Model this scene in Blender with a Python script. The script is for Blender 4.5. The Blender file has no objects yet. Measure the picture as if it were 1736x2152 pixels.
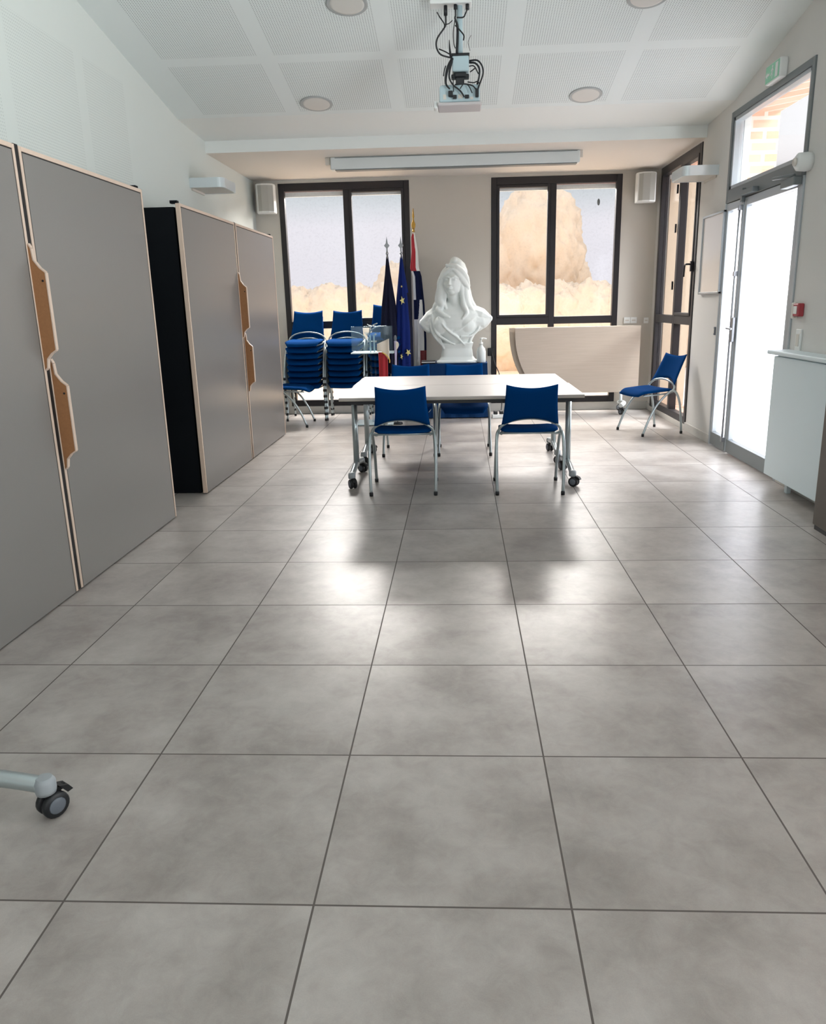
import bpy, bmesh, math, random
from mathutils import Vector, Matrix, noise
random.seed(7)
PI = math.pi
S = bpy.context.scene
C = S.collection

# ---------------------------------------------------------------- camera
CAM = Vector((0.3539, -2.0454, 1.3598))
YAW, PIT, ROL = 0.0485, 0.25, -0.0219
fw = Vector((-math.sin(YAW) * math.cos(PIT), math.cos(YAW) * math.cos(PIT), -math.sin(PIT)))
rt = Vector((math.cos(YAW), math.sin(YAW), 0))
up = rt.cross(fw)
r2 = rt * math.cos(ROL) + up * math.sin(ROL)
u2 = -rt * math.sin(ROL) + up * math.cos(ROL)
cd = bpy.data.cameras.new('camera')
cam = bpy.data.objects.new('camera', cd)
C.objects.link(cam)
M = Matrix((r2, u2, -fw)).transposed().to_4x4()
M.translation = CAM
cam.matrix_world = M
cd.sensor_fit = 'HORIZONTAL'
cd.sensor_width = 36
cd.lens = 1571.3 / 1736 * 36
cd.shift_x = (868 - 894.67) / 1736
cd.shift_y = (1039.3 - 1076) / 1736
cd.clip_start = 0.05
S.camera = cam

# ---------------------------------------------------------------- view, world, lights
S.view_settings.view_transform = 'Standard'
S.view_settings.look = 'None'
S.view_settings.gamma = 1
S.view_settings.exposure = 0.0
S.cycles.max_bounces = 10
S.cycles.diffuse_bounces = 6
S.cycles.sample_clamp_indirect = 6

W = bpy.data.worlds.new('overcast_sky')
S.world = W
W.use_nodes = True
nt = W.node_tree
nt.nodes.clear()
o_ = nt.nodes.new('ShaderNodeOutputWorld')
bg = nt.nodes.new('ShaderNodeBackground')
tc = nt.nodes.new('ShaderNodeTexCoord')
sx = nt.nodes.new('ShaderNodeSeparateXYZ')
rp = nt.nodes.new('ShaderNodeValToRGB')
nt.links.new(tc.outputs['Generated'], sx.inputs[0])
nt.links.new(sx.outputs[2], rp.inputs[0])
nt.links.new(rp.outputs[0], bg.inputs[0])
nt.links.new(bg.outputs[0], o_.inputs[0])
el = rp.color_ramp.elements
el[0].position = 0.0; el[0].color = (0.84, 0.82, 0.88, 1)
el[1].position = 1.0; el[1].color = (1.25, 1.3, 1.4, 1)
for p, c in ((0.095, (0.86, 0.84, 0.90, 1)), (0.138, (0.60, 0.66, 0.69, 1)), (0.146, (1.0, 0.99, 1.03, 1)), (0.165, (1.12, 1.12, 1.15, 1)), (0.3, (1.15, 1.17, 1.22, 1))):
    e = el.new(p); e.color = c
bg.inputs[1].default_value = 1.0

def area(name, loc, to, sx_, sy_, power, col, spread=180):
    l = bpy.data.lights.new(name, 'AREA')
    l.shape = 'RECTANGLE'; l.size = sx_; l.size_y = sy_; l.energy = power; l.color = col; l.spread = math.radians(spread)
    o = bpy.data.objects.new(name, l); C.objects.link(o)
    o.location = loc
    o.rotation_euler = (Vector(to) - Vector(loc)).to_track_quat('-Z', 'Y').to_euler()
    return o
area('fill_rear_opening', (0.3, -7.0, 0.5), (0.3, -2.0, 2.3), 4.4, 2.4, 130, (0.93, 0.98, 1.0))  # added fill outside the unseen rear window, aimed up at the ceiling
area('fill_right_opening', (4.4, -1.4, 0.8), (0, -1.4, 2.5), 4.8, 2.0, 850, (0.92, 0.98, 1.0))  # added low fill beyond the unseen right-hand window, brightens the ceiling
area('daylight_door', (6.2, 4.5, 4.6), (2.6, 4.3, 0.9), 3.4, 3.0, 480, (0.93, 0.96, 1.0), 85)
area('daylight_far_window_left', (-1.2, 12.3, 4.45), (-0.9, 6.6, 0.9), 2.2, 1.5, 190, (1.0, 0.95, 0.9))
area('far_end_boost_left', (-1.0, 8.7, 3.3), (-0.6, 6.0, 0.4), 1.7, 1.0, 430, (1.0, 0.95, 0.9))  # extra panel added above the view to brighten the far end
area('far_end_boost_right', (1.53, 8.7, 3.3), (1.2, 6.0, 0.4), 1.7, 1.0, 430, (1.0, 0.95, 0.9))  # right-hand twin of the added panel, boosting the far end
area('daylight_far_window_right', (1.75, 12.3, 4.45), (1.4, 6.6, 0.9), 2.2, 1.5, 190, (1.0, 0.95, 0.9))

# ---------------------------------------------------------------- materials
def lin(c):
    return tuple(((v / 255) / 12.92 if v / 255 <= 0.04045 else ((v / 255 + 0.055) / 1.055) ** 2.4) for v in c)

def mat(name, rgb, rough=0.5, metal=0.0, spec=0.5, var=0.0, vscale=20, bump=0.0, bscale=200, coat=0.0, sheen=0.0):
    m = bpy.data.materials.new(name); m.use_nodes = True
    n = m.node_tree; b = n.nodes['Principled BSDF']
    col = lin(rgb) + (1,)
    b.inputs['Base Color'].default_value = col
    b.inputs['Roughness'].default_value = rough
    b.inputs['Metallic'].default_value = metal
    b.inputs['Specular IOR Level'].default_value = spec
    b.inputs['Coat Weight'].default_value = coat
    b.inputs['Sheen Weight'].default_value = sheen
    t = n.nodes.new('ShaderNodeTexCoord')
    if var > 0:
        nz = n.nodes.new('ShaderNodeTexNoise'); nz.inputs['Scale'].default_value = vscale; nz.inputs['Detail'].default_value = 4
        mp = n.nodes.new('ShaderNodeMapRange'); mp.inputs['To Min'].default_value = 1 - var; mp.inputs['To Max'].default_value = 1 + var
        mx = n.nodes.new('ShaderNodeVectorMath'); mx.operation = 'SCALE'; mx.inputs[0].default_value = col[:3]
        n.links.new(t.outputs['Object'], nz.inputs['Vector']); n.links.new(nz.outputs[0], mp.inputs[0])
        n.links.new(mp.outputs[0], mx.inputs['Scale']); n.links.new(mx.outputs[0], b.inputs['Base Color'])
    if bump > 0:
        nb = n.nodes.new('ShaderNodeTexNoise'); nb.inputs['Scale'].default_value = bscale
        bp = n.nodes.new('ShaderNodeBump'); bp.inputs['Strength'].default_value = bump; bp.inputs['Distance'].default_value = 0.002
        n.links.new(t.outputs['Object'], nb.inputs['Vector']); n.links.new(nb.outputs[0], bp.inputs['Height'])
        n.links.new(bp.outputs[0], b.inputs['Normal'])
    return m

def nodes_of(m):
    n = m.node_tree
    return n, n.nodes['Principled BSDF']

class G:
    """tiny helper to write math graphs"""
    def __init__(s, tree): s.t = tree
    def m(s, op, a, b=None, c=None):
        n = s.t.nodes.new('ShaderNodeMath'); n.operation = op
        for i, v in enumerate((a, b, c)):
            if v is None: continue
            if isinstance(v, (int, float)): n.inputs[i].default_value = v
            else: s.t.links.new(v, n.inputs[i])
        return n.outputs[0]

# floor tiles: 60 cm, dark grout
def floor_material():
    m = mat('floor_tiles', (150, 149, 144), 0.3)
    n, b = nodes_of(m); g = G(n)
    t = n.nodes.new('ShaderNodeTexCoord'); s = n.nodes.new('ShaderNodeSeparateXYZ')
    n.links.new(t.outputs['Object'], s.inputs[0])
    def edge(o):
        f = g.m('FRACT', g.m('ADD', g.m('DIVIDE', o, 0.6), 100.0))
        return g.m('ABSOLUTE', g.m('SUBTRACT', f, 0.5))
    e = g.m('MAXIMUM', edge(s.outputs[0]), edge(s.outputs[1]))
    grout = g.m('GREATER_THAN', e, 0.5 - 0.0026 / 0.6)
    ix = g.m('FLOOR', g.m('ADD', g.m('DIVIDE', s.outputs[0], 0.6), 100.0)); iy = g.m('FLOOR', g.m('ADD', g.m('DIVIDE', s.outputs[1], 0.6), 100.0))
    cb = n.nodes.new('ShaderNodeCombineXYZ'); n.links.new(ix, cb.inputs[0]); n.links.new(iy, cb.inputs[1])
    wn = n.nodes.new('ShaderNodeTexWhiteNoise'); wn.noise_dimensions = '3D'; n.links.new(cb.outputs[0], wn.inputs['Vector'])
    off = n.nodes.new('ShaderNodeVectorMath'); off.operation = 'MULTIPLY_ADD'
    n.links.new(wn.outputs['Color'], off.inputs[0]); off.inputs[1].default_value = (40, 40, 40); n.links.new(t.outputs['Object'], off.inputs[2])
    n1 = n.nodes.new('ShaderNodeTexNoise'); n1.inputs['Scale'].default_value = 3.2; n1.inputs['Detail'].default_value = 6; n1.inputs['Roughness'].default_value = 0.6
    n.links.new(off.outputs[0], n1.inputs['Vector'])
    n2 = n.nodes.new('ShaderNodeTexNoise'); n2.inputs['Scale'].default_value = 320; n2.inputs['Detail'].default_value = 2
    n.links.new(t.outputs['Object'], n2.inputs['Vector'])
    n3 = n.nodes.new('ShaderNodeTexNoise'); n3.inputs['Scale'].default_value = 14; n3.inputs['Detail'].default_value = 8; n3.inputs['Roughness'].default_value = 0.7; n3.inputs['Distortion'].default_value = 0.6
    n.links.new(off.outputs[0], n3.inputs['Vector'])
    r = n.nodes.new('ShaderNodeValToRGB'); n.links.new(g.m('ADD', g.m('MULTIPLY', n1.outputs[0], 0.68), g.m('MULTIPLY', n3.outputs[0], 0.32)), r.inputs[0])
    a = r.color_ramp.elements
    a[0].position = 0.36; a[0].color = lin((141, 134, 130)) + (1,)
    a[1].position = 0.64; a[1].color = lin((176, 171, 166)) + (1,)
    md = a.new(0.5); md.color = lin((161, 155, 150)) + (1,)
    tv = g.m('ADD', g.m('MULTIPLY', wn.outputs['Value'], 0.07), 0.93)
    fv = g.m('ADD', g.m('MULTIPLY', n2.outputs[0], 0.16), 0.92)
    sc = n.nodes.new('ShaderNodeVectorMath'); sc.operation = 'SCALE'
    n.links.new(r.outputs[0], sc.inputs[0]); n.links.new(g.m('MULTIPLY', tv, fv), sc.inputs['Scale'])
    mx = n.nodes.new('ShaderNodeMix'); mx.data_type = 'RGBA'
    n.links.new(grout, mx.inputs[0]); n.links.new(sc.outputs[0], mx.inputs[6]); mx.inputs[7].default_value = lin((88, 82, 78)) + (1,)
    n.links.new(mx.outputs[2], b.inputs['Base Color'])
    n.links.new(g.m('ADD', g.m('MULTIPLY', grout, 0.5), g.m('ADD', g.m('MULTIPLY', n1.outputs[0], 0.12), 0.26)), b.inputs['Roughness'])
    bp = n.nodes.new('ShaderNodeBump'); bp.inputs['Strength'].default_value = 0.4; bp.inputs['Distance'].default_value = 0.002; bp.invert = True
    n.links.new(grout, bp.inputs['Height']); n.links.new(bp.outputs[0], b.inputs['Normal'])
    return m

def holes(n, g, u, v, pitch, rad):
    fu = g.m('SUBTRACT', g.m('FRACT', g.m('ADD', g.m('DIVIDE', u, pitch), 500.0)), 0.5)
    fv = g.m('SUBTRACT', g.m('FRACT', g.m('ADD', g.m('DIVIDE', v, pitch), 500.0)), 0.5)
    d = g.m('ADD', g.m('MULTIPLY', fu, fu), g.m('MULTIPLY', fv, fv))
    return g.m('LESS_THAN', d, (rad / pitch) ** 2)

def ceiling_material():
    m = mat('perforated_ceiling_board', (226, 232, 230), 0.75)
    n, b = nodes_of(m); g = G(n)
    t = n.nodes.new('ShaderNodeTexCoord'); s = n.nodes.new('ShaderNodeSeparateXYZ'); n.links.new(t.outputs['Object'], s.inputs[0])
    X, Y = s.outputs[0], s.outputs[1]
    px = g.m('LESS_THAN', g.m('FRACT', g.m('ADD', g.m('DIVIDE', g.m('ADD', X, 1.935), 0.92), 10)), 0.80 / 0.92)
    py = g.m('LESS_THAN', g.m('FRACT', g.m('ADD', g.m('DIVIDE', g.m('SUBTRACT', Y, 4.26), 0.92), 20)), 0.80 / 0.92)
    lim = g.m('MULTIPLY', g.m('MULTIPLY', g.m('GREATER_THAN', X, -1.87), g.m('LESS_THAN', X, 2.47)), g.m('LESS_THAN', Y, 5.08))
    h = holes(n, g, X, Y, 0.0175, 0.0040)
    k = g.m('MULTIPLY', g.m('MULTIPLY', px, py), g.m('MULTIPLY', lim, h))
    mx = n.nodes.new('ShaderNodeMix'); mx.data_type = 'RGBA'; n.links.new(k, mx.inputs[0])
    mx.inputs[6].default_value = lin((226, 232, 230)) + (1,); mx.inputs[7].default_value = lin((158, 164, 164)) + (1,)
    n.links.new(mx.outputs[2], b.inputs['Base Color'])
    return m

def left_wall_material():
    m = mat('left_wall_board', (206, 211, 206), 0.8)
    n, b = nodes_of(m); g = G(n)
    t = n.nodes.new('ShaderNodeTexCoord'); s = n.nodes.new('ShaderNodeSeparateXYZ'); n.links.new(t.outputs['Object'], s.inputs[0])
    Y, Z = s.outputs[1], s.outputs[2]
    py = g.m('LESS_THAN', g.m('FRACT', g.m('ADD', g.m('DIVIDE', g.m('ADD', Y, 0.3), 0.92), 20)), 0.80 / 0.92)
    lim = g.m('MULTIPLY', g.m('LESS_THAN', Y, 4.0), g.m('LESS_THAN', Z, 3.0))
    h = holes(n, g, Y, Z, 0.0175, 0.0045)
    k = g.m('MULTIPLY', g.m('MULTIPLY', py, lim), g.m('MULTIPLY', h, 0.35))
    mx = n.nodes.new('ShaderNodeMix'); mx.data_type = 'RGBA'; n.links.new(k, mx.inputs[0])
    mx.inputs[6].default_value = lin((206, 211, 206)) + (1,); mx.inputs[7].default_value = lin((140, 146, 145)) + (1,)
    n.links.new(mx.outputs[2], b.inputs['Base Color'])
    return m

def brick_material():
    m = mat('orange_brick', (180, 110, 80), 0.85)
    n, b = nodes_of(m)
    t = n.nodes.new('ShaderNodeTexCoord'); mp = n.nodes.new('ShaderNodeMapping'); mp.inputs['Rotation'].default_value = (PI / 2, 0, 0)
    br = n.nodes.new('ShaderNodeTexBrick')
    s = n.nodes.new('ShaderNodeSeparateXYZ'); c = n.nodes.new('ShaderNodeCombineXYZ'); g = G(n)
    n.links.new(t.outputs['Object'], s.inputs[0]); n.links.new(g.m('ADD', s.outputs[0], s.outputs[1]), c.inputs[0]); n.links.new(s.outputs[2], c.inputs[1])
    n.links.new(c.outputs[0], br.inputs['Vector'])
    br.inputs['Scale'].default_value = 1.0; br.inputs['Brick Width'].default_value = 0.24; br.inputs['Row Height'].default_value = 0.092
    br.inputs['Mortar Size'].default_value = 0.016
    br.inputs['Color1'].default_value = lin((222, 164, 136)) + (1,); br.inputs['Color2'].default_value = lin((232, 184, 160)) + (1,)
    br.inputs['Mortar'].default_value = lin((225, 215, 205)) + (1,)
    n.links.new(br.outputs[0], b.inputs['Base Color'])
    return m

def glass_material(name, tint=(0.99, 0.99, 0.99), rough=0.02, frost=0.0, fcol=(1, 1, 1), ripple=0.0):
    m = bpy.data.materials.new(name); m.use_nodes = True; n = m.node_tree; n.nodes.clear()
    out = n.nodes.new('ShaderNodeOutputMaterial'); tr = n.nodes.new('ShaderNodeBsdfTransparent'); tr.inputs[0].default_value = tint + (1,)
    gl = n.nodes.new('ShaderNodeBsdfGlossy'); gl.inputs['Roughness'].default_value = rough
    lw_ = n.nodes.new('ShaderNodeLayerWeight'); lw_.inputs[0].default_value = 0.5; g = G(n)
    k = g.m('ADD', g.m('MULTIPLY', g.m('POWER', lw_.outputs['Facing'], 5.0), 0.90), 0.02)
    mx = n.nodes.new('ShaderNodeMixShader'); n.links.new(k, mx.inputs[0])
    base = tr.outputs[0]
    if frost > 0:
        tl = n.nodes.new('ShaderNodeBsdfTranslucent'); tl.inputs[0].default_value = fcol + (1,)
        m2 = n.nodes.new('ShaderNodeMixShader'); m2.inputs[0].default_value = frost
        n.links.new(tr.outputs[0], m2.inputs[1]); n.links.new(tl.outputs[0], m2.inputs[2]); base = m2.outputs[0]
    if ripple > 0:   # patterned privacy film: fine grain in the glass itself
        t0 = n.nodes.new('ShaderNodeTexCoord'); z0 = n.nodes.new('ShaderNodeTexNoise'); z0.inputs['Scale'].default_value = 38; z0.inputs['Detail'].default_value = 5; z0.inputs['Roughness'].default_value = 0.75
        n.links.new(t0.outputs['Object'], z0.inputs[0])
        v0 = g.m('ADD', g.m('MULTIPLY', z0.outputs[0], 0.22), 0.89); c0 = n.nodes.new('ShaderNodeCombineXYZ')
        v0 = g.m('MINIMUM', v0, 1.0)
        for i_ in range(3): n.links.new(v0, c0.inputs[i_])
        n.links.new(c0.outputs[0], tr.inputs[0])
    n.links.new(base, mx.inputs[1]); n.links.new(gl.outputs[0], mx.inputs[2])
    n.links.new(mx.outputs[0], out.inputs[0])
    if ripple > 0:
        t = n.nodes.new('ShaderNodeTexCoord'); nz = n.nodes.new('ShaderNodeTexNoise'); nz.inputs['Scale'].default_value = 45
        bp = n.nodes.new('ShaderNodeBump'); bp.inputs['Strength'].default_value = ripple; bp.inputs['Distance'].default_value = 0.003
        n.links.new(t.outputs['Object'], nz.inputs[0]); n.links.new(nz.outputs[0], bp.inputs['Height']); n.links.new(bp.outputs[0], gl.inputs['Normal'])
    return m

MF = floor_material(); MC = ceiling_material(); ML = left_wall_material(); MB_ = brick_material()
m_wall = mat('wall_paint_greige', (196, 191, 182), 0.85, var=0.02, vscale=3)
m_wallr = mat('wall_paint_right', (208, 206, 202), 0.85, var=0.02, vscale=3)
m_plain = mat('ceiling_paint', (230, 233, 230), 0.85)
m_lowc = mat('low_ceiling_paint', (214, 208, 200), 0.85)
m_reveal = mat('beige_reveal_render', (204, 184, 160), 0.9)
m_skirt = mat('skirting_tile', (186, 184, 178), 0.4, var=0.05)
m_dark = mat('dark_bronze_frame', (34, 31, 34), 0.4, 0.2)
m_seal = mat('black_rubber', (16, 16, 18), 0.6)
m_alu = mat('grey_aluminium_frame', (168, 174, 178), 0.35, 0.4)
m_alud = mat('slate_grey_frame', (112, 118, 120), 0.45, 0.2)
m_glass = glass_material('window_glass', ripple=0.15)
m_clear = glass_material('clear_glass')
m_frost = glass_material('frosted_door_glass', frost=0.55, fcol=(0.95, 0.96, 1.0))
m_lintel = mat('red_brown_lintel', (122, 74, 66), 0.8)
m_white = mat('white_plastic', (226, 228, 226), 0.4)
m_whitep = mat('white_lacquer', (214, 220, 220), 0.35)
m_offw = mat('offwhite_plastic', (205, 200, 192), 0.5)
m_grille = mat('grey_grille', (168, 168, 162), 0.7, bump=0.5, bscale=600)
m_lam = mat('grey_laminate_door', (122, 119, 116), 0.30, spec=0.5, var=0.05, vscale=300)
m_beech = mat('pale_beech_edging', (204, 182, 165), 0.5, var=0.05, vscale=60)
m_cork = mat('brown_mdf_core', (150, 104, 66), 0.75, var=0.15, vscale=90)
m_carc = mat('black_carcass', (7, 11, 16), 0.7, spec=0.15)
m_blue = mat('blue_fabric', (2, 54, 108), 1.0, spec=0.04, bump=0.5, bscale=900)
m_tube = mat('silver_tube', (176, 186, 188), 0.32, 0.75)
m_capg = mat('grey_cap_plastic', (150, 156, 160), 0.5)
m_steelw = mat('shadow_grey_light_rim', (166, 170, 170), 0.5)  # rim tone with the thin shadow ring around each ceiling light painted in
m_black = mat('black_plastic', (20, 22, 26), 0.45)
m_hubc = mat('grey_wheel_hub', (96, 102, 110), 0.5)
m_top = mat('ivory_table_top', (170, 162, 156), 0.35, var=0.02, vscale=15)
m_topedge = mat('table_edge_band', (190, 180, 166), 0.5)
m_plaster = mat('white_plaster', (222, 228, 226), 0.6)
m_navy = mat('navy_cloth', (8, 46, 88), 0.9, spec=0.2)
m_navyf = mat('navy_flag_cloth', (10, 20, 54), 0.8, spec=0.2)
m_darkf = mat('midnight_flag_cloth', (16, 18, 40), 0.8, spec=0.2)
m_euf = mat('blue_flag_cloth', (4, 30, 98), 0.75, spec=0.2)
m_redf = mat('red_flag_cloth', (170, 22, 36), 0.7, sheen=0.3)
m_darkred = mat('dark_red_cloth', (110, 22, 30), 0.7, sheen=0.3)
m_whitef = mat('white_flag_cloth', (222, 222, 218), 0.8, sheen=0.3)
m_cream = mat('cream_cloth', (222, 212, 196), 0.8, sheen=0.3)
m_star = mat('gold_star', (228, 214, 140), 0.7)
m_gold = mat('gold_metal', (190, 150, 70), 0.35, 0.8)
m_goldcl = mat('gold_fringe', (220, 178, 84), 0.7)
m_steel = mat('grey_steel', (150, 152, 156), 0.35, 0.7)
m_acry = glass_material('clear_acrylic', (0.82, 0.88, 0.92), 0.05, frost=0.03, fcol=(0.4, 0.6, 0.7))
m_acryedge = mat('acrylic_edge', (200, 218, 222), 0.3)
m_wood = None
m_red = mat('red_plastic', (160, 56, 64), 0.4)
m_green = mat('exit_sign_green', (140, 204, 172), 0.4)
m_diff = mat('opal_diffuser', (210, 208, 202), 0.5)
m_uplight = mat('brushed_aluminium', (214, 222, 225), 0.3, 0.35)
m_proj = mat('pale_blue_grey_plastic', (176, 196, 202), 0.4)
m_projb = mat('projector_underside', (196, 190, 190), 0.5)
m_brown = mat('dark_brown_laminate', (92, 84, 76), 0.5, var=0.06, vscale=200)
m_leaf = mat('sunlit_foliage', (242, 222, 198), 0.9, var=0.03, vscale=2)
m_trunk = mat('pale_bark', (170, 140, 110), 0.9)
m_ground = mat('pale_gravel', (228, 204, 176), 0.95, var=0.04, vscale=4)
m_conc = mat('pale_concrete', (230, 230, 230), 0.9)
m_rail = mat('light_radiator_cover', (212, 224, 228), 0.45)
m_paper = mat('paper_white', (214, 214, 214), 0.7)

def wood_panel_material():
    m = mat('pale_oak_laminate', (200, 184, 166), 0.5)
    n, b = nodes_of(m)
    t = n.nodes.new('ShaderNodeTexCoord'); mp = n.nodes.new('ShaderNodeMapping'); mp.inputs['Scale'].default_value = (1.5, 1, 30)
    nz = n.nodes.new('ShaderNodeTexNoise'); nz.inputs['Scale'].default_value = 2; nz.inputs['Detail'].default_value = 5
    r = n.nodes.new('ShaderNodeValToRGB'); r.color_ramp.elements[0].color = lin((172, 158, 144)) + (1,); r.color_ramp.elements[1].color = lin((188, 175, 161)) + (1,)
    n.links.new(t.outputs['Object'], mp.inputs[0]); n.links.new(mp.outputs[0], nz.inputs[0]); n.links.new(nz.outputs[0], r.inputs[0]); n.links.new(r.outputs[0], b.inputs['Base Color'])
    return m
m_wood = wood_panel_material()

# ---------------------------------------------------------------- mesh helpers
class MB:
    def __init__(s): s.v = []; s.f = []; s.mi = []; s.sm = []
    def add(s, vs, fs, mi=0, smooth=False):
        k = len(s.v); s.v += [tuple(v) for v in vs]
        for f in fs: s.f.append([i + k for i in f]); s.mi.append(mi); s.sm.append(smooth)
        return s
    def box(s, x0, x1, y0, y1, z0, z1, mi=0):
        v = [(x0, y0, z0), (x1, y0, z0), (x1, y1, z0), (x0, y1, z0), (x0, y0, z1), (x1, y0, z1), (x1, y1, z1), (x0, y1, z1)]
        return s.add(v, [(0, 3, 2, 1), (4, 5, 6, 7), (0, 1, 5, 4), (1, 2, 6, 5), (2, 3, 7, 6), (3, 0, 4, 7)], mi)
    def prism(s, pts, axis, a0, a1, mi=0, smooth=False):
        """pts 2D polygon in the other two axes (in order), extruded along axis"""
        def P(p, a):
            q = list(p); q.insert(axis, a); return q
        n = len(pts); v = [P(p, a0) for p in pts] + [P(p, a1) for p in pts]
        f = [tuple(range(n))[::-1], tuple(range(n, 2 * n))] + [(i, (i + 1) % n, n + (i + 1) % n, n + i) for i in range(n)]
        return s.add(v, f, mi, smooth)
    def tube(s, pts, r, n=8, mi=0, smooth_path=True, caps=True, sub=5):
        P = [Vector(p) for p in pts]; R = r if isinstance(r, (list, tuple)) else [r] * len(P)
        if smooth_path and len(P) > 2:
            Q = []; RR = []
            for i in range(len(P) - 1):
                p0 = P[i - 1] if i else P[0] * 2 - P[1]; p1 = P[i]; p2 = P[i + 1]; p3 = P[i + 2] if i + 2 < len(P) else P[-1] * 2 - P[-2]
                for k in range(sub):
                    t = k / sub
                    Q.append(0.5 * ((2 * p1) + (p2 - p0) * t + (2 * p0 - 5 * p1 + 4 * p2 - p3) * t * t + (3 * p1 - p0 - 3 * p2 + p3) * t ** 3))
                    RR.append(R[i] * (1 - t) + R[i + 1] * t)
            Q.append(P[-1]); RR.append(R[-1]); P, R = Q, RR
        ref = None; v = []; f = []
        for i, p in enumerate(P):
            d = (P[min(i + 1, len(P) - 1)] - P[max(i - 1, 0)])
            if d.length < 1e-9: d = Vector((0, 0, 1))
            d.normalize()
            if ref is None:
                ref = Vector((1, 0, 0)) if abs(d.x) < 0.8 else Vector((0, 1, 0))
            a = (ref - d * ref.dot(d)); a.normalize(); b = d.cross(a); ref = a
            for k in range(n):
                t = 2 * PI * k / n
                v.append(p + (a * math.cos(t) + b * math.sin(t)) * R[i])
        for i in range(len(P) - 1):
            for k in range(n):
                f.append((i * n + k, i * n + (k + 1) % n, (i + 1) * n + (k + 1) % n, (i + 1) * n + k))
        s.add(v, f, mi, True)
        if caps:
            k = len(s.v) - len(v)
            s.f += [[k + i for i in range(n)][::-1], [k + (len(P) - 1) * n + i for i in range(n)]]; s.mi += [mi, mi]; s.sm += [False, False]
        return s
    def lathe(s, prof, n=24, c=(0, 0, 0), axis=2, mi=0, smooth=True):
        v = []; f = []
        for r, h in prof:
            for k in range(n):
                t = 2 * PI * k / n; p = [r * math.cos(t), r * math.sin(t)]; p.insert(axis, h)
                v.append((p[0] + c[0], p[1] + c[1], p[2] + c[2]))
        m = len(prof)
        for i in range(m - 1):
            for k in range(n): f.append((i * n + k, i * n + (k + 1) % n, (i + 1) * n + (k + 1) % n, (i + 1) * n + k))
        s.add(v, f, mi, smooth)
        k = len(s.v) - len(v)
        s.f += [[k + i for i in range(n)][::-1], [k + (m - 1) * n + i for i in range(n)]]; s.mi += [mi, mi]; s.sm += [False, False]
        return s
    def ball(s, c, r, nu=16, nv=10, mi=0, rot=None):
        if not isinstance(r, (list, tuple)): r = (r, r, r)
        v = []; f = []
        for j in range(nv + 1):
            ph = PI * j / nv - PI / 2
            for k in range(nu):
                t = 2 * PI * k / nu
                p = Vector((r[0] * math.cos(ph) * math.cos(t), r[1] * math.cos(ph) * math.sin(t), r[2] * math.sin(ph)))
                if rot: p = rot @ p
                v.append(p + Vector(c))
        for j in range(nv):
            for k in range(nu): f.append((j * nu + k, j * nu + (k + 1) % nu, (j + 1) * nu + (k + 1) % nu, (j + 1) * nu + k))
        return s.add(v, f, mi, True)
    def pad(s, P, T, nu=14, nv=10, mi=0):
        """cushion-like sheet: P(u,v)->point, T(u,v)->half thickness; u,v in 0..1"""
        pt = [[Vector(P(i / nu, j / nv)) for i in range(nu + 1)] for j in range(nv + 1)]
        v = []; f = []
        for side in (1, -1):
            for j in range(nv + 1):
                for i in range(nu + 1):
                    du = pt[j][min(i + 1, nu)] - pt[j][max(i - 1, 0)]; dv = pt[min(j + 1, nv)][i] - pt[max(j - 1, 0)][i]
                    nn = du.cross(dv); nn.normalize()
                    v.append(pt[j][i] + nn * T(i / nu, j / nv) * side)
        w = nu + 1; N = w * (nv + 1)
        for j in range(nv):
            for i in range(nu):
                a = j * w + i
                f.append((a, a + 1, a + 1 + w, a + w)); f.append((N + a, N + a + w, N + a + 1 + w, N + a + 1))
        for j in range(nv):
            a = j * w; f.append((a, a + w, N + a + w, N + a)); a = j * w + nu; f.append((a, N + a, N + a + w, a + w))
        for i in range(nu):
            a = i; f.append((a, N + a, N + a + 1, a + 1)); a = nv * w + i; f.append((a, a + 1, N + a + 1, N + a))
        return s.add(v, f, mi, True)
    def build(s, name, mats, parent=None, bevel=0.0, seg=2, fix=True):
        me = bpy.data.meshes.new(name); me.from_pydata(s.v, [], s.f); 
        for m in (mats if isinstance(mats, (list, tuple)) else [mats]): me.materials.append(m)
        me.polygons.foreach_set('material_index', s.mi); me.polygons.foreach_set('use_smooth', s.sm)
        if fix:
            bm = bmesh.new(); bm.from_mesh(me); bmesh.ops.recalc_face_normals(bm, faces=bm.faces); bm.to_mesh(me); bm.free()
        me.update()
        o = bpy.data.objects.new(name, me); C.objects.link(o)
        if parent: o.parent = parent
        if bevel > 0:
            b = o.modifiers.new('bevel', 'BEVEL'); b.width = bevel; b.segments = seg; b.limit_method = 'ANGLE'; b.angle_limit = math.radians(50)
        return o

def thing(name, label, cat, loc=(0, 0, 0), rz=0.0, group=None):
    o = bpy.data.objects.new(name, None); C.objects.link(o); o.location = loc; o.rotation_euler = (0, 0, rz)
    o.empty_display_size = 0.1
    o['label'] = label; o['category'] = cat
    if group: o['group'] = group
    return o
def tag(o, label, cat, group=None, kind=None):
    if label: o['label'] = label
    if cat: o['category'] = cat
    if group: o['group'] = group
    if kind: o['kind'] = kind
    return o
def sroot(name, loc=(0, 0, 0)):
    o = bpy.data.objects.new(name, None); C.objects.link(o); o.location = loc; o['kind'] = 'structure'; return o
def struct(o): o['kind'] = 'structure'; return o
def dup(root, loc, rz=0.0, label=None, group=None):
    r = root.copy(); C.objects.link(r); r.location = loc; r.rotation_euler = (0, 0, rz)
    if label: r['label'] = label
    if group: r['group'] = group
    for ch in list(root.children):
        c = ch.copy(); C.objects.link(c); c.parent = r
        for g in list(ch.children):
            d = g.copy(); C.objects.link(d); d.parent = c
    return r

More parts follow.
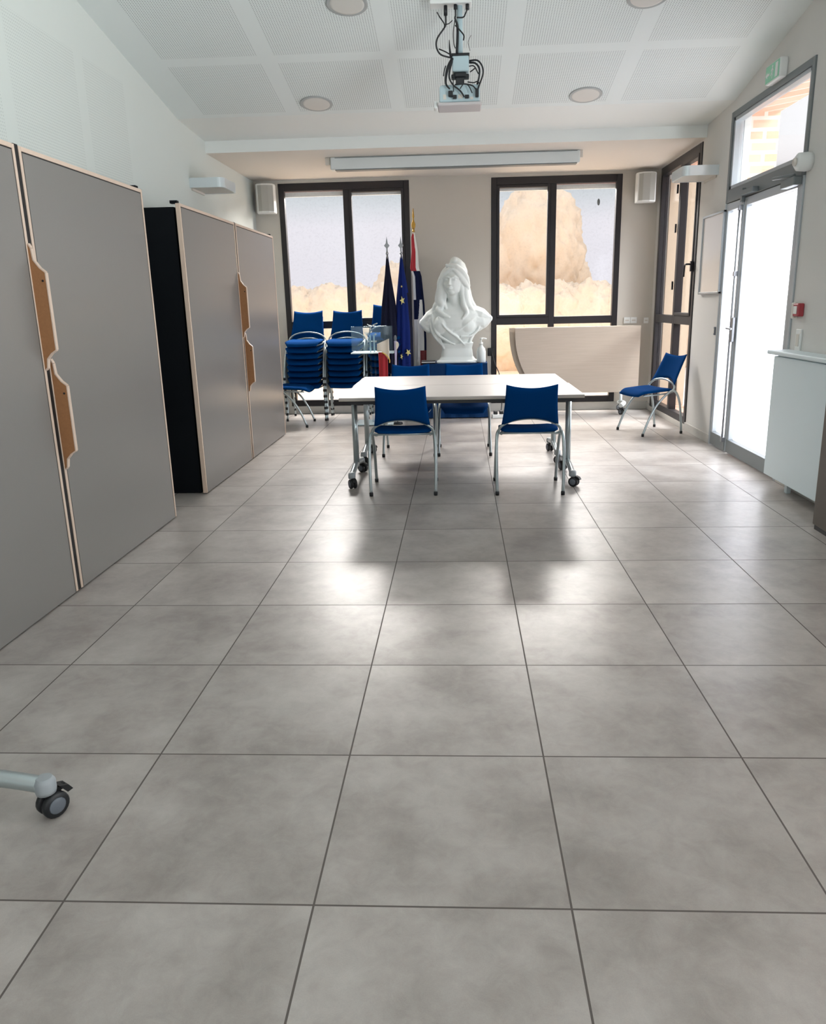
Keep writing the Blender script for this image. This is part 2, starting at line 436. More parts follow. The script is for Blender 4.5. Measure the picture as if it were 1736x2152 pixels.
# ---------------------------------------------------------------- room shell
XL, XR, YB, YR = -2.13, 2.74, 7.60, -4.9
ZT = 4.1
struct(MB().box(XL - 0.3, XR + 0.3, YR - 0.3, YB + 0.3, -0.15, 0).build('floor', MF))
# ceiling: perforated slope, then low soffit at the far end
MB_prof = [(YR - 0.3, 3.82), (0.9, 3.82), (5.12, 2.995), (5.84, 2.952), (5.84, 2.842), (YB + 0.3, 2.842), (YB + 0.3, ZT), (YR - 0.3, ZT)]
cl = MB(); cl.prism(MB_prof, 0, XL - 0.3, XR + 0.3)
co = cl.build('ceiling', [MC, m_plain, m_lowc])
for p in co.data.polygons:
    c = p.center
    if c.y > 5.1 and c.z < 2.99 and abs(p.normal.x) < 0.5: p.material_index = 1 if c.y < 5.9 else 2
struct(co)

def holed_wall(name, axis, a, b, u0, u1, z0, z1, holes_, m, m2=None):
    """wall slab between a..b along axis, with rectangular openings (u0,u1,z0,z1)"""
    w = MB(); us = sorted({u0, u1} | {h[0] for h in holes_} | {h[1] for h in holes_}); zs = sorted({z0, z1} | {h[2] for h in holes_} | {h[3] for h in holes_})
    U, Z = us, zs
    for i in range(len(U) - 1):
        run = None
        for j in range(len(Z) - 1):
            uc = (U[i] + U[i + 1]) / 2; zc = (Z[j] + Z[j + 1]) / 2
            solid = not any(h[0] < uc < h[1] and h[2] < zc < h[3] for h in holes_)
            if solid and run is None: run = Z[j]
            if run is not None and (not solid or j == len(Z) - 2):
                top = Z[j] if not solid else Z[j + 1]
                if axis == 1: w.box(U[i], U[i + 1], a, b, run, top)
                else: w.box(a, b, U[i], U[i + 1], run, top)
                run = None
    return struct(w.build(name, m))
W1 = (-1.83, -0.235, 0.10, 2.805); W2 = (0.755, 2.315, 0.10, 2.805)
holed_wall('wall_back', 1, YB, YB + 0.3, XL, XR, 0, ZT, [W1, W2], m_wall)
SW = (5.93, 7.45, 0.06, 2.825); DR = (3.57, 5.14, 0.0, 2.90); RWN = (-3.7, 0.9, 0.85, 2.6)
holed_wall('wall_right', 0, XR, XR + 0.10, YR, YB + 0.3, 0, ZT, [SW, DR, RWN], m_wallr)
holed_wall('wall_right_outer', 0, XR + 0.16, XR + 0.40, YR, YB + 0.3, 0, ZT, [SW, DR, RWN], MB_)
tr = MB(); 
for (a, b, c, d) in (DR, SW, RWN):
    tr.box(XR + 0.10, XR + 0.16, b, b + 0.06, c, d); tr.box(XR + 0.10, XR + 0.16, a - 0.06, a, c, d); tr.box(XR + 0.10, XR + 0.16, a - 0.06, b + 0.06, d, d + 0.06)
struct(tr.build('trim_1', m_whitep))
struct(MB().box(XR + 0.101, XR + 0.40, SW[1] - 0.02, SW[1], SW[2], SW[3] - 0.12).build('trim_2', m_reveal))
struct(MB().box(XL - 0.3, XL, YR, YB + 0.3, 0, ZT).build('wall_left', ML))
RRN = (-1.7, 2.3, 0.5, 2.95)
holed_wall('wall_rear', 1, YR - 0.3, YR, XL, XR, 0, ZT, [RRN], m_wall)
# skirting
def skirt(name, parts):
    s = MB()
    for p in parts: s.box(*p)
    struct(s.build(name, m_skirt, bevel=0.003))
skirt('baseboard_back', [(XL, XR, YB - 0.014, YB, 0, 0.098)])
skirt('baseboard_right', [(XR - 0.014, XR, 5.14, 5.93, 0, 0.085), (XR - 0.014, XR, 7.45, YB, 0, 0.085), (XR - 0.014, XR, 5.93, 7.45, 0, 0.06), (XR - 0.014, XR, YR, 3.57, 0, 0.085)])
skirt('baseboard_left', [(XL, XL + 0.014, YR, YB, 0, 0.085)])

# ---- windows
def bar(w, axis, pos, a0, a1, z0, z1, d0, d1, mi=0):
    if axis == 1: w.box(a0, a1, pos + d0, pos + d1, z0, z1, mi)
    else: w.box(pos + d0, pos + d1, a0, a1, z0, z1, mi)
def pane(axis, pos, a0, a1, z0, z1, parent, m, nm='pane'):
    w = MB(); bar(w, axis, pos, a0, a1, z0, z1, 0.035, 0.041); return w.build(nm, m, parent)
def window(name, axis, pos, u0, u1, z0, z1, mull, transom, sashes, m, mg, lintel=True):
    root = sroot(name, (0, 0, 0))
    f = MB(); fr = 0.068
    bar(f, axis, pos, u0, u0 + fr, z0, z1, -0.01, 0.07); bar(f, axis, pos, u1 - fr, u1, z0, z1, -0.01, 0.07)
    bar(f, axis, pos, u0 + fr, u1 - fr, z1 - 0.088, z1, -0.01, 0.07); bar(f, axis, pos, u0 + fr, u1 - fr, z0, z0 + 0.075, -0.01, 0.07)
    bar(f, axis, pos, mull - 0.036, mull + 0.036, z0 + 0.075, z1 - 0.088, -0.008, 0.07)
    bar(f, axis, pos, u0 + fr, mull - 0.036, transom - 0.045, transom + 0.045, -0.008, 0.07)
    bar(f, axis, pos, mull + 0.036, u1 - fr, transom - 0.045, transom + 0.045, -0.008, 0.07)
    f.build('window_frame', m, root, bevel=0.004)
    cols = [(u0 + fr, mull - 0.036), (mull + 0.036, u1 - fr)]; rows = [(z0 + 0.075, transom - 0.045), (transom + 0.045, z1 - 0.088)]
    for ci, (a, b) in enumerate(cols):
        for ri, (c, d) in enumerate(rows):
            if (ci, ri) in sashes:
                s = MB(); t = 0.032
                bar(s, axis, pos, a, a + t, c, d, -0.018, 0.05); bar(s, axis, pos, b - t, b, c, d, -0.018, 0.05)
                bar(s, axis, pos, a + t, b - t, d - t, d, -0.018, 0.05); bar(s, axis, pos, a + t, b - t, c, c + t, -0.018, 0.05)
                so = s.build('sash', m, root, bevel=0.004)
                pane(axis, pos, a + t, b - t, c + t, d - t, so, mg)
            else: pane(axis, pos, a, b, c, d, root, mg)
    return root
w1 = window('window_1', 1, YB, W1[0], W1[1], W1[2], W1[3], -1.005, 1.125, {(1, 1)}, m_dark, m_glass)
w2 = window('window_2', 1, YB, W2[0], W2[1], W2[2], W2[3], 1.50, 1.125, {(0, 1)}, m_dark, m_glass)
w3 = window('window_3', 0, XR, SW[0], SW[1], SW[2], SW[3], 6.62, 1.13, {(0, 1)}, m_dark, m_glass)
for w in (w1, w2):
    l = MB(); a, b = (W1[0], W1[1]) if w is w1 else (W2[0], W2[1])
    l.box(a, b, YB + 0.12, YB + 0.3, 2.745, 2.80); l.build('lintel', m_lintel, w)
    l = MB(); l.box(a, b, YB + 0.075, YB + 0.10, 2.66, 2.715); l.build('blind_box', m_white, w)
    l = MB(); l.box(a, b, YB + 0.07, YB + 0.34, 0.07, 0.10); l.build('window_sill', m_skirt, w)
# handle on the side window
h = MB(); h.box(XR - 0.035, XR - 0.018, 5.985, 6.015, 1.62, 1.72); h.tube([(XR - 0.03, 6.0, 1.69), (XR - 0.07, 6.0, 1.69), (XR - 0.075, 6.05, 1.68), (XR - 0.075, 6.07, 1.57)], 0.009)
h.build('handle', m_dark, w3)
h = MB(); [h.box(XR - 0.03, XR - 0.015, 6.655, 6.68, z, z + 0.09) for z in (1.45, 2.05, 2.45)]; h.build('hinge', m_dark, w3)
w4 = window('window_4', 0, XR, RWN[0], RWN[1], RWN[2], RWN[3], -1.4, 1.4, set(), m_dark, m_glass)
w5 = window('window_5', 1, YR - 0.1, RRN[0], RRN[1], RRN[2], RRN[3], 0.3, 1.2, set(), m_dark, m_glass)
# black oval sticker on the glass of window 2
st = MB().lathe([(0.028, 0), (0.028, 0.002)], 20, (0, 0, 0), 1); so = st.build('oval_sticker', m_alud); so.location = (2.045, YB + 0.030, 2.50); so.scale = (0.6, 1, 1.4)
tag(so, 'small dark oval sticker on the upper right pane of the right-hand far window', 'sticker')

# ---- door with narrow leaf, wide leaf and top light
d1 = sroot('door_1')
f = MB(); x0, x1 = XR - 0.012, XR + 0.09
y0, y1, zt, zb = DR[0], DR[1], DR[3], 2.21
jm = MB(); jm.box(x0 - 0.002, x1, y0, y0 + 0.045, 0, 2.16); jm.box(x0 - 0.002, x1, y1 - 0.03, y1, 0, 2.16); jm.build('door_jamb', m_alu, d1, bevel=0.004)
f.box(x0, x1, y0, y0 + 0.045, 2.16, zt); f.box(x0, x1, y1 - 0.045, y1, 2.16, zt)
f.box(x0, x1, y0 + 0.045, y1 - 0.045, zt - 0.05, zt); f.box(x0, x1, y0 + 0.045, y1 - 0.045, 2.16, 2.27)
f.build('door_frame', m_alud, d1, bevel=0.004)
w = MB(); a, b, c, d = y0 + 0.045, y1 - 0.045, 2.27, zt - 0.05
for bx in ((a, a + 0.035, c, d), (b - 0.035, b, c, d), (a, b, c, c + 0.03), (a, b, d - 0.03, d)): w.box(x0 + 0.01, x1 - 0.02, bx[0], bx[1], bx[2], bx[3])
tl = w.build('top_light_frame', m_alu, d1, bevel=0.003)
MB().box(XR + 0.04, XR + 0.046, a + 0.035, b - 0.035, c + 0.03, d - 0.03).build('pane', m_clear, tl)
ym = 4.68
def leaf(a, b, wide):
    s = MB(); st_ = 0.05 if wide else 0.035
    s.box(x0, x0 + 0.06, a, a + st_, 0.012, 2.155); s.box(x0, x0 + 0.06, b - st_, b, 0.012, 2.155)
    s.box(x0, x0 + 0.06, a + st_, b - st_, 2.09, 2.155); s.box(x0, x0 + 0.06, a + st_, b - st_, 0.012, 0.05)
    o = s.build('door_leaf', m_alu, d1, bevel=0.006)
    MB().box(XR + 0.03, XR + 0.036, a + st_, b - st_, 0.13, 2.09).build('pane', m_frost, o)
    MB().box(x0 - 0.004, x0 + 0.05, a + 0.01, b - 0.01, 0.015, 0.13).build('kick_plate', m_alud, o, bevel=0.003)
    return o
lw = leaf(y0 + 0.045, ym - 0.01, True); ln = leaf(ym + 0.01, y1 - 0.045, False)
r = MB(); r.tube([(x0 - 0.025, ym + 0.02, 0.10), (x0 - 0.025, ym + 0.02, 2.10)], 0.009, smooth_path=False); 
for z in (0.12, 1.55, 2.08): r.box(x0 - 0.035, x0, ym + 0.005, ym + 0.04, z - 0.02, z + 0.02)
r.build('bolt_rod', m_steel, ln)
hd = MB(); hd.box(x0 - 0.03, x0, ym - 0.03, ym + 0.03, 0.98, 1.19); hd.tube([(x0 - 0.02, ym, 1.10), (x0 - 0.065, ym, 1.10), (x0 - 0.07, ym - 0.05, 1.10), (x0 - 0.07, ym - 0.12, 1.095)], 0.011)
hd.build('door_handle', m_steel, lw, bevel=0.006)
cl_ = MB(); cl_.box(x0 - 0.05, x0, ym - 0.30, ym - 0.02, 2.165, 2.205); cl_.box(x0 - 0.03, x0, ym - 0.02, ym + 0.02, 2.12, 2.23); cl_.build('top_bolt', m_alud, d1, bevel=0.004)
ck = MB(); ck.box(x0 - 0.06, x0, y0 + 0.02, y0 + 0.25, 2.10, 2.16); ck.tube([(x0 - 0.04, y0 + 0.06, 2.17), (x0 - 0.10, y0 + 0.3, 2.18)], 0.012, smooth_path=False); ck.build('door_closer', m_alud, lw, bevel=0.008)
# door bell / round sounder above the door corner
rs = thing('round_sounder', 'round white sounder on the wall at the upper right corner of the glazed door', 'sounder', (XR, 3.52, 2.235))
MB().lathe([(0.058, 0), (0.062, -0.03), (0.058, -0.085), (0.04, -0.10)], 24, axis=0).build('body', m_white, rs)
MB().lathe([(0.028, -0.098), (0.026, -0.112), (0.01, -0.116)], 20, axis=0).build('cap', m_offw, rs)

# exterior seen through the openings
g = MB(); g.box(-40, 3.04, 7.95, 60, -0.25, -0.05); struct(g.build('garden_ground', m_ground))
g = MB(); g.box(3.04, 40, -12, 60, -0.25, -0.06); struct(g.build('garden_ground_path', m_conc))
def blob(name, label, cat, parts, m, seed, trunk=None, group=None, amp=0.08):
    t = thing(name, label, cat, parts[0][:2] + (-0.05,), group=group)
    bx, by = parts[0][:2]
    bm = bmesh.new()
    for (x, y, z, rx, ry, rz) in parts:
        r_ = bmesh.ops.create_icosphere(bm, subdivisions=5, radius=1)
        for v in r_['verts']:
            p = v.co.copy(); n_ = noise.noise(p * 2.3 + Vector((seed, x, y))) + 0.5 * noise.noise(p * 6 + Vector((x, seed, z))) + 0.55 * noise.noise(p * 13 + Vector((z, seed, x))) + 0.45 * noise.noise(p * 29 + Vector((z, x, seed)))
            p *= 1 + amp * n_ * 1.6
            v.co = Vector((p.x * rx + x - bx, p.y * ry + y - by, p.z * rz + z + 0.05))
    me = bpy.data.meshes.new('foliage'); bm.to_mesh(me); bm.free(); me.materials.append(m); me.polygons.foreach_set('use_smooth', [True] * len(me.polygons))
    o = bpy.data.objects.new('foliage', me); C.objects.link(o); o.parent = t
    if trunk:
        MB().tube([(0, 0, 0.02), (0.03, 0, trunk * 0.5), (0, 0.02, trunk)], [0.13, 0.1, 0.08]).build('trunk', m_trunk, t)
    return t
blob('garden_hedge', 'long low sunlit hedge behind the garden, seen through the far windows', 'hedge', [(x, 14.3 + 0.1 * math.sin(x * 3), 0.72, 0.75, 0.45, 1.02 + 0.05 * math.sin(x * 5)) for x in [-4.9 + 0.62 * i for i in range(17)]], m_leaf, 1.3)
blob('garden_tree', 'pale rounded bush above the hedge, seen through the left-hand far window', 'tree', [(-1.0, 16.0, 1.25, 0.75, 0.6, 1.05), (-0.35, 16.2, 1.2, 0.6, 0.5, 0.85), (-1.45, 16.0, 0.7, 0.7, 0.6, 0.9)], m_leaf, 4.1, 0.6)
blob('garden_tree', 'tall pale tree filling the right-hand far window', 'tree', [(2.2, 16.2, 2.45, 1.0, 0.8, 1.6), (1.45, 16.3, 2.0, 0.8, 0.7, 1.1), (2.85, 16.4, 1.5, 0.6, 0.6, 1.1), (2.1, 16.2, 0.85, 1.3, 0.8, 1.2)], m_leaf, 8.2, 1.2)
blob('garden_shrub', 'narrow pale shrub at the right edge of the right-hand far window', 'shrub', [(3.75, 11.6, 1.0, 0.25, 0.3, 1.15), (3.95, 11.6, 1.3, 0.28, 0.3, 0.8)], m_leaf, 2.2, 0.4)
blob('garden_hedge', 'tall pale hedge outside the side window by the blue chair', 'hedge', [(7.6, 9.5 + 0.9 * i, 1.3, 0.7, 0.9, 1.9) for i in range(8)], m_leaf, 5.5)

# ---------------------------------------------------------------- storage cupboards on the left
XF = -1.56

def cupboard(name, label, y0, ymid, y1, group):
    t = thing(name, label, 'cupboard', (0, 0, 0), group=group)
    MB().box(XL + 0.02, XF - 0.05, y0 + 0.02, y1 - 0.02, 0.005, 2.045).build('carcass', m_carc, t, bevel=0.003)
    for k, (a, b) in enumerate(((y0, ymid - 0.030), (ymid + 0.004, y1))):
        d = MB(); d.box(XF - 0.030, XF - 0.002, a + 0.025, b - 0.025, 0.008, 2.04)
        dd = d.build('door', m_lam, t)
        e = MB()
        e.box(XF - 0.031, XF, a, a + 0.017, 0.008, 2.066); e.box(XF - 0.031, XF, b - 0.017, b, 0.008, 2.066)
        e.box(XF - 0.031, XF, a + 0.017, b - 0.017, 2.046, 2.066)
        e.build('edging', m_beech, dd, bevel=0.002)
        e = MB()
        e.box(XF - 0.031, XF - 0.004, a + 0.017, a + 0.025, 0.008, 2.046); e.box(XF - 0.031, XF - 0.004, b - 0.025, b - 0.017, 0.008, 2.046); e.box(XF - 0.031, XF - 0.004, a + 0.025, b - 0.025, 2.04, 2.046)
        e.build('seal', m_seal, dd)
        hg = MB(); hg.box(XF - 0.07, XF - 0.02, (b - 0.045 if k else a + 0.005), (b - 0.005 if k else a + 0.045), 2.066, 2.085); hg.build('hinge', m_carc, dd)
    # black gap strips at the meeting line
    MB().box(XF - 0.05, XF - 0.005, ymid - 0.030, ymid + 0.004, 0.008, 2.07).build('gap_strip', m_seal, t)
    # two shaped pull handles standing proud of the meeting line
    for (yc, zt_, zb_) in ((ymid - 0.042, 1.655, 1.10), (ymid + 0.006, 1.145, 0.62)):
        dd = 0.062
        prof = [(XF, zt_), (XF + 0.010, zt_ - 0.02), (XF + 0.014, zt_ - 0.07), (XF + dd * 0.62, zt_ - 0.105), (XF + dd, zt_ - 0.125), (XF + dd, zb_ + 0.09), (XF + dd * 0.62, zb_ + 0.075), (XF + 0.016, zb_ + 0.05), (XF + 0.010, zb_ + 0.01), (XF, zb_)]
        hh = MB(); hh.prism(prof, 1, yc, yc + 0.018); ho = hh.build('handle', m_cork, t)
        e = MB()
        for i in range(len(prof) - 1):
            p, q = prof[i], prof[i + 1]
            dx, dz = q[0] - p[0], q[1] - p[1]; L_ = math.hypot(dx, dz); nx, nz = -dz / L_ * 0.006, dx / L_ * 0.006
            nx, nz = abs(nx) if nx < 0 else nx, nz if -dz > 0 else -nz
            nx, nz = (-dz / L_) * 0.005, (dx / L_) * 0.005
            if nx < 0 or (nx == 0 and nz < 0): pass
            e.prism([(p[0], p[1]), (p[0] + nx, p[1] + nz), (q[0] + nx, q[1] + nz), (q[0], q[1])], 1, yc - 0.001, yc + 0.019)
        e.build('handle_edge', m_beech, ho)
        sc_ = MB(); sc_.lathe([(0.005, -0.0015), (0.005, 0.002)], 10, (XF + dd - 0.014, yc, zt_ - 0.16), 1); sc_.build('screw', m_seal, ho)
    return t
cupboard('storage_cupboard', 'tall grey two-door cupboard with beech edges nearest the camera on the left', 0.10, 1.41, 2.725, 'grey cupboards along the left wall')
cupboard('storage_cupboard', 'tall grey two-door cupboard with black side, next to the stacked blue chairs', 3.355, 4.68, 6.02, 'grey cupboards along the left wall')

# ---------------------------------------------------------------- chairs
def make_chair(label, loc, rz, group):
    t = thing('stacking_chair', label, 'chair', loc, rz, group)
    def seatP(u, v):
        y = -0.135 + 0.385 * v; a = 2 * u - 1
        hw = 0.205 + 0.012 * math.sin(v * PI) - 0.03 * max(0, v - 0.8) / 0.2 * 1.0 - 0.02 * max(0, 0.12 - v) / 0.12
        z = 0.438 + 0.008 * a * a + 0.010 * math.cos(v * 2.6) - (0.045 * max(0, v - 0.78) ** 1.6 / 0.22 ** 1.6 * 0.8)
        return (a * hw, y, z)
    def seatT(u, v):
        e = min(u, 1 - u, v, 1 - v); return 0.006 + 0.013 * min(1, e / 0.12) ** 0.6
    MB().pad(seatP, seatT, 16, 14).build('seat', m_blue, t)
    def backP(u, v):
        a = 2 * u - 1; hw = 0.205 * (1 - v) + 0.178 * v - 0.006 * math.sin(v * PI)
        zb_ = 0.492 + 0.062 * (1 - abs(a) ** 2.2); zt_ = 0.802 - 0.024 * (1 - a * a)
        z = zb_ + (zt_ - zb_) * v; y = -0.158 - 0.165 * max(0, (z - 0.47) / 0.33) ** 0.95 + 0.028 * a * a
        return (a * hw, y, z)
    def backT(u, v):
        e = min(u, 1 - u, v, 1 - v); return 0.004 + 0.007 * min(1, e / 0.08) ** 0.6
    MB().pad(backP, backT, 16, 12).build('backrest', m_blue, t)
    a = MB(); a.tube([(-0.225, -0.125, 0.450), (-0.205, -0.148, 0.490), (-0.13, -0.150, 0.530), (0, -0.155, 0.548), (0.13, -0.150, 0.530), (0.205, -0.148, 0.490), (0.225, -0.125, 0.450)], 0.010, 10)
    a.build('arch_tube', m_tube, t)
    sf = MB()
    for s in (-1, 1):
        sf.tube([(s * 0.222, -0.125, 0.448), (s * 0.20, -0.06, 0.418), (s * 0.19, 0.10, 0.408), (s * 0.17, 0.19, 0.402)], 0.008)
    sf.tube([(-0.22, -0.12, 0.435), (0.22, -0.12, 0.435)], 0.008, smooth_path=False); sf.tube([(-0.18, 0.15, 0.405), (0.18, 0.15, 0.405)], 0.008, smooth_path=False)
    sf.build('seat_frame', m_tube, t)
    for s in (-1, 1):
        l = MB(); l.tube([(s * 0.222, -0.125, 0.450), (s * 0.228, -0.05, 0.415), (s * 0.232, 0.06, 0.315), (s * 0.234, 0.15, 0.17), (s * 0.236, 0.215, 0.018)], 0.0115, 10); lo = l.build('leg', m_tube, t)
        MB().lathe([(0.014, 0.0), (0.015, 0.02), (0.0125, 0.03)], 10, (s * 0.236, 0.215, 0)).build('foot_cap', m_black, lo)
        l = MB(); l.tube([(s * 0.225, -0.115, 0.452), (s * 0.236, -0.155, 0.425), (s * 0.241, -0.195, 0.33), (s * 0.240, -0.225, 0.16), (s * 0.236, -0.240, 0.018)], 0.0115, 10); lo = l.build('leg', m_tube, t)
        MB().lathe([(0.014, 0.0), (0.015, 0.02), (0.0125, 0.03)], 10, (s * 0.236, -0.240, 0)).build('foot_cap', m_black, lo)
    return t
GT = 'blue chairs at the table'
ch0 = make_chair('blue fabric chair tucked under the near left side of the pale table', (-0.070, 3.485, 0), 0.02, GT)
dup(ch0, (0.857, 3.470, 0), -0.01, 'blue fabric chair tucked under the near right side of the pale table', GT)
dup(ch0, (-0.115, 4.895, 0), PI, 'blue fabric chair on the far left side of the table, below the flags', GT)
dup(ch0, (0.393, 4.895, 0), PI, 'blue fabric chair on the far side of the table, in front of the white bust', GT)
dup(ch0, (2.33, 5.86, 0), math.radians(110), 'single blue fabric chair standing by the side window, facing the table', 'single blue chairs')
dup(ch0, (-1.63, 6.70, 0), -PI / 2, 'blue fabric chair turned sideways below the leftmost chair stack, beside the cupboard', 'single blue chairs')
def stack(x, y, n, dz, dy, z0, where, grp):
    for k in range(n):
        pos = 'topmost' if k == n - 1 else ('lowest' if k == 0 else ('second from the top', 'third from the top', 'fourth from the top', 'fifth from the top', 'sixth from the top', 'seventh from the top')[n - 2 - k])
        dup(ch0, (x, y - dy * k, z0 + dz * k), PI, 'blue stacking chair, %s of the %s' % (pos, where), grp)
stack(-1.515, 7.17, 8, 0.0715, 0.004, 0, 'leftmost stack beside the cupboard', 'chairs in the leftmost stack')
stack(-1.030, 7.20, 8, 0.0710, 0.004, 0, 'middle stack of the three', 'chairs in the middle stack')
stack(-0.535, 7.27, 8, 0.080, 0.004, 0, 'stack behind the clear lectern', 'chairs in the stack behind the lectern')

# ---------------------------------------------------------------- mobile tables
def caster(parent, x, y, z0=0.0, ang=0.0):
    w = MB(); c, s_ = math.cos(ang), math.sin(ang)
    R = Matrix.Rotation(ang, 3, 'Z')
    m0 = MB()
    for sx_ in (-1, 1):
        m0.lathe([(0.008, sx_ * 0.006), (0.034, sx_ * 0.006), (0.037, sx_ * 0.010), (0.037, sx_ * 0.022), (0.033, sx_ * 0.026), (0.008, sx_ * 0.026)], 20, (0, -0.012, 0.038), 0)
    def put(mb):
        mb.v = [tuple(R @ Vector(v) + Vector((x, y, z0))) for v in mb.v]; return mb
    o = put(m0).build('caster', m_black, parent)
    m1 = MB()
    for sx_ in (-1, 1): m1.lathe([(0.024, sx_ * 0.0262), (0.022, sx_ * 0.0285), (0.008, sx_ * 0.029)], 20, (0, -0.012, 0.038), 0)
    put(m1).build('wheel_cap', m_hubc, o)
    m2 = MB(); m2.tube([(0, 0, 0.045), (0, 0, 0.088)], 0.007, smooth_path=False); m2.box(-0.006, 0.006, -0.05, 0.01, 0.066, 0.080)
    m2.prism([(-0.055, 0.076), (-0.03, 0.085), (-0.05, 0.055), (-0.066, 0.058)], 0, -0.016, 0.016)
    put(m2).build('brake_tab', m_seal, o)
def mobile_table(label, loc, rz, width, depth, H, folded=False, group=None):
    t = thing('mobile_table', label, 'table', loc, rz, group)
    hw, hd = width / 2, depth / 2
    if not folded:
        MB().box(-hw, hw, -hd, hd, H - 0.020, H).build('tabletop', m_top, t, bevel=0.004)
        MB().box(-hw + 0.001, hw - 0.001, -hd + 0.001, hd - 0.001, H - 0.024, H - 0.0202).build('edge_band', m_topedge, t)
        MB().box(-hw + 0.05, hw - 0.05, -0.05, 0.05, H - 0.085, H - 0.026).build('beam', m_black, t)
        b = MB(); b.box(-hw + 0.06, hw - 0.06, -hd + 0.05, -hd + 0.075, H - 0.055, H - 0.026); b.box(-hw + 0.06, hw - 0.06, hd - 0.075, hd - 0.05, H - 0.055, H - 0.026); b.build('apron_rail', m_black, t)
    else:
        MB().box(-hw, hw, -0.012, 0.012, 0.36, 0.36 + depth).build('tabletop', m_top, t, bevel=0.004)
        MB().box(-hw + 0.05, hw - 0.05, 0.014, 0.07, H - 0.085, H - 0.026).build('beam', m_black, t)
    for s in (-1, 1):
        x = s * (hw - 0.055)
        l = MB(); l.tube([(x, 0, 0.11), (x, 0, H - 0.03)], 0.023, 14, smooth_path=False)
        lo = l.build('leg', m_tube, t)
        ft = MB(); e = hd - 0.115
        ft.tube([(x, -e, 0.100), (x, -e * 0.6, 0.118), (x, 0, 0.135), (x, e * 0.6, 0.118), (x, e, 0.100)], 0.0225, 14)
        ft.build('foot', m_tube, lo)
        for q in (-1, 1):
            cp = MB(); cp.lathe([(0.026, 0.078), (0.028, 0.088), (0.028, 0.112), (0.02, 0.125)], 18, (x, q * e, 0)); cp.build('end_cap', m_capg, lo)
            caster(t, x, q * (e), 0, {(-1, -1): 0.5, (-1, 1): 0.9, (1, -1): 1.0, (1, 1): 0.3}[(s, q)])
    return t
mobile_table('pale rectangular table on silver T-legs, the near one of the pair with chairs', (0.36, 3.775, 0), 0, 1.78, 0.81, 0.705, group='pale tables pushed together')
mobile_table('pale rectangular table, the far one of the pair, behind the near table', (0.35, 4.595, 0), 0, 1.78, 0.81, 0.705, group='pale tables pushed together')
mobile_table('folded mobile table at the lower left corner, only its silver foot and black caster showing', (-1.065, -1.135, 0), PI / 2, 1.78, 0.77, 0.705, True)

# ---------------------------------------------------------------- bust of a woman on a cloth-covered stand
stand = thing('display_stand', 'stand draped in navy cloth under the white bust', 'stand', (0.30, 7.25, 0))
dr = MB(); N = 96; rows = [(0.0, 0.655), (1.0, 0.658), (1.0, 0.640), (1.02, 0.45), (1.03, 0.2), (1.045, 0.01)]
v = []; f_ = []
for ri, (k, z) in enumerate(rows):
    for i in range(N):
        a = 2 * PI * i / N; c, s_ = math.cos(a), math.sin(a); q = max(abs(c), abs(s_)); px_, py_ = c / q * 0.385, s_ / q * 0.25
        wv = 1 + (0.035 * math.sin(a * 18 + ri * 0.2) * (0.64 - z) if ri > 2 else 0)
        v.append((px_ * k * wv, py_ * k * wv, z))
for ri in range(len(rows) - 1):
    for i in range(N): f_.append((ri * N + i, ri * N + (i + 1) % N, (ri + 1) * N + (i + 1) % N, (ri + 1) * N + i))
dr.add(v, f_, 0, False); dr.build('cloth', m_navy, stand)

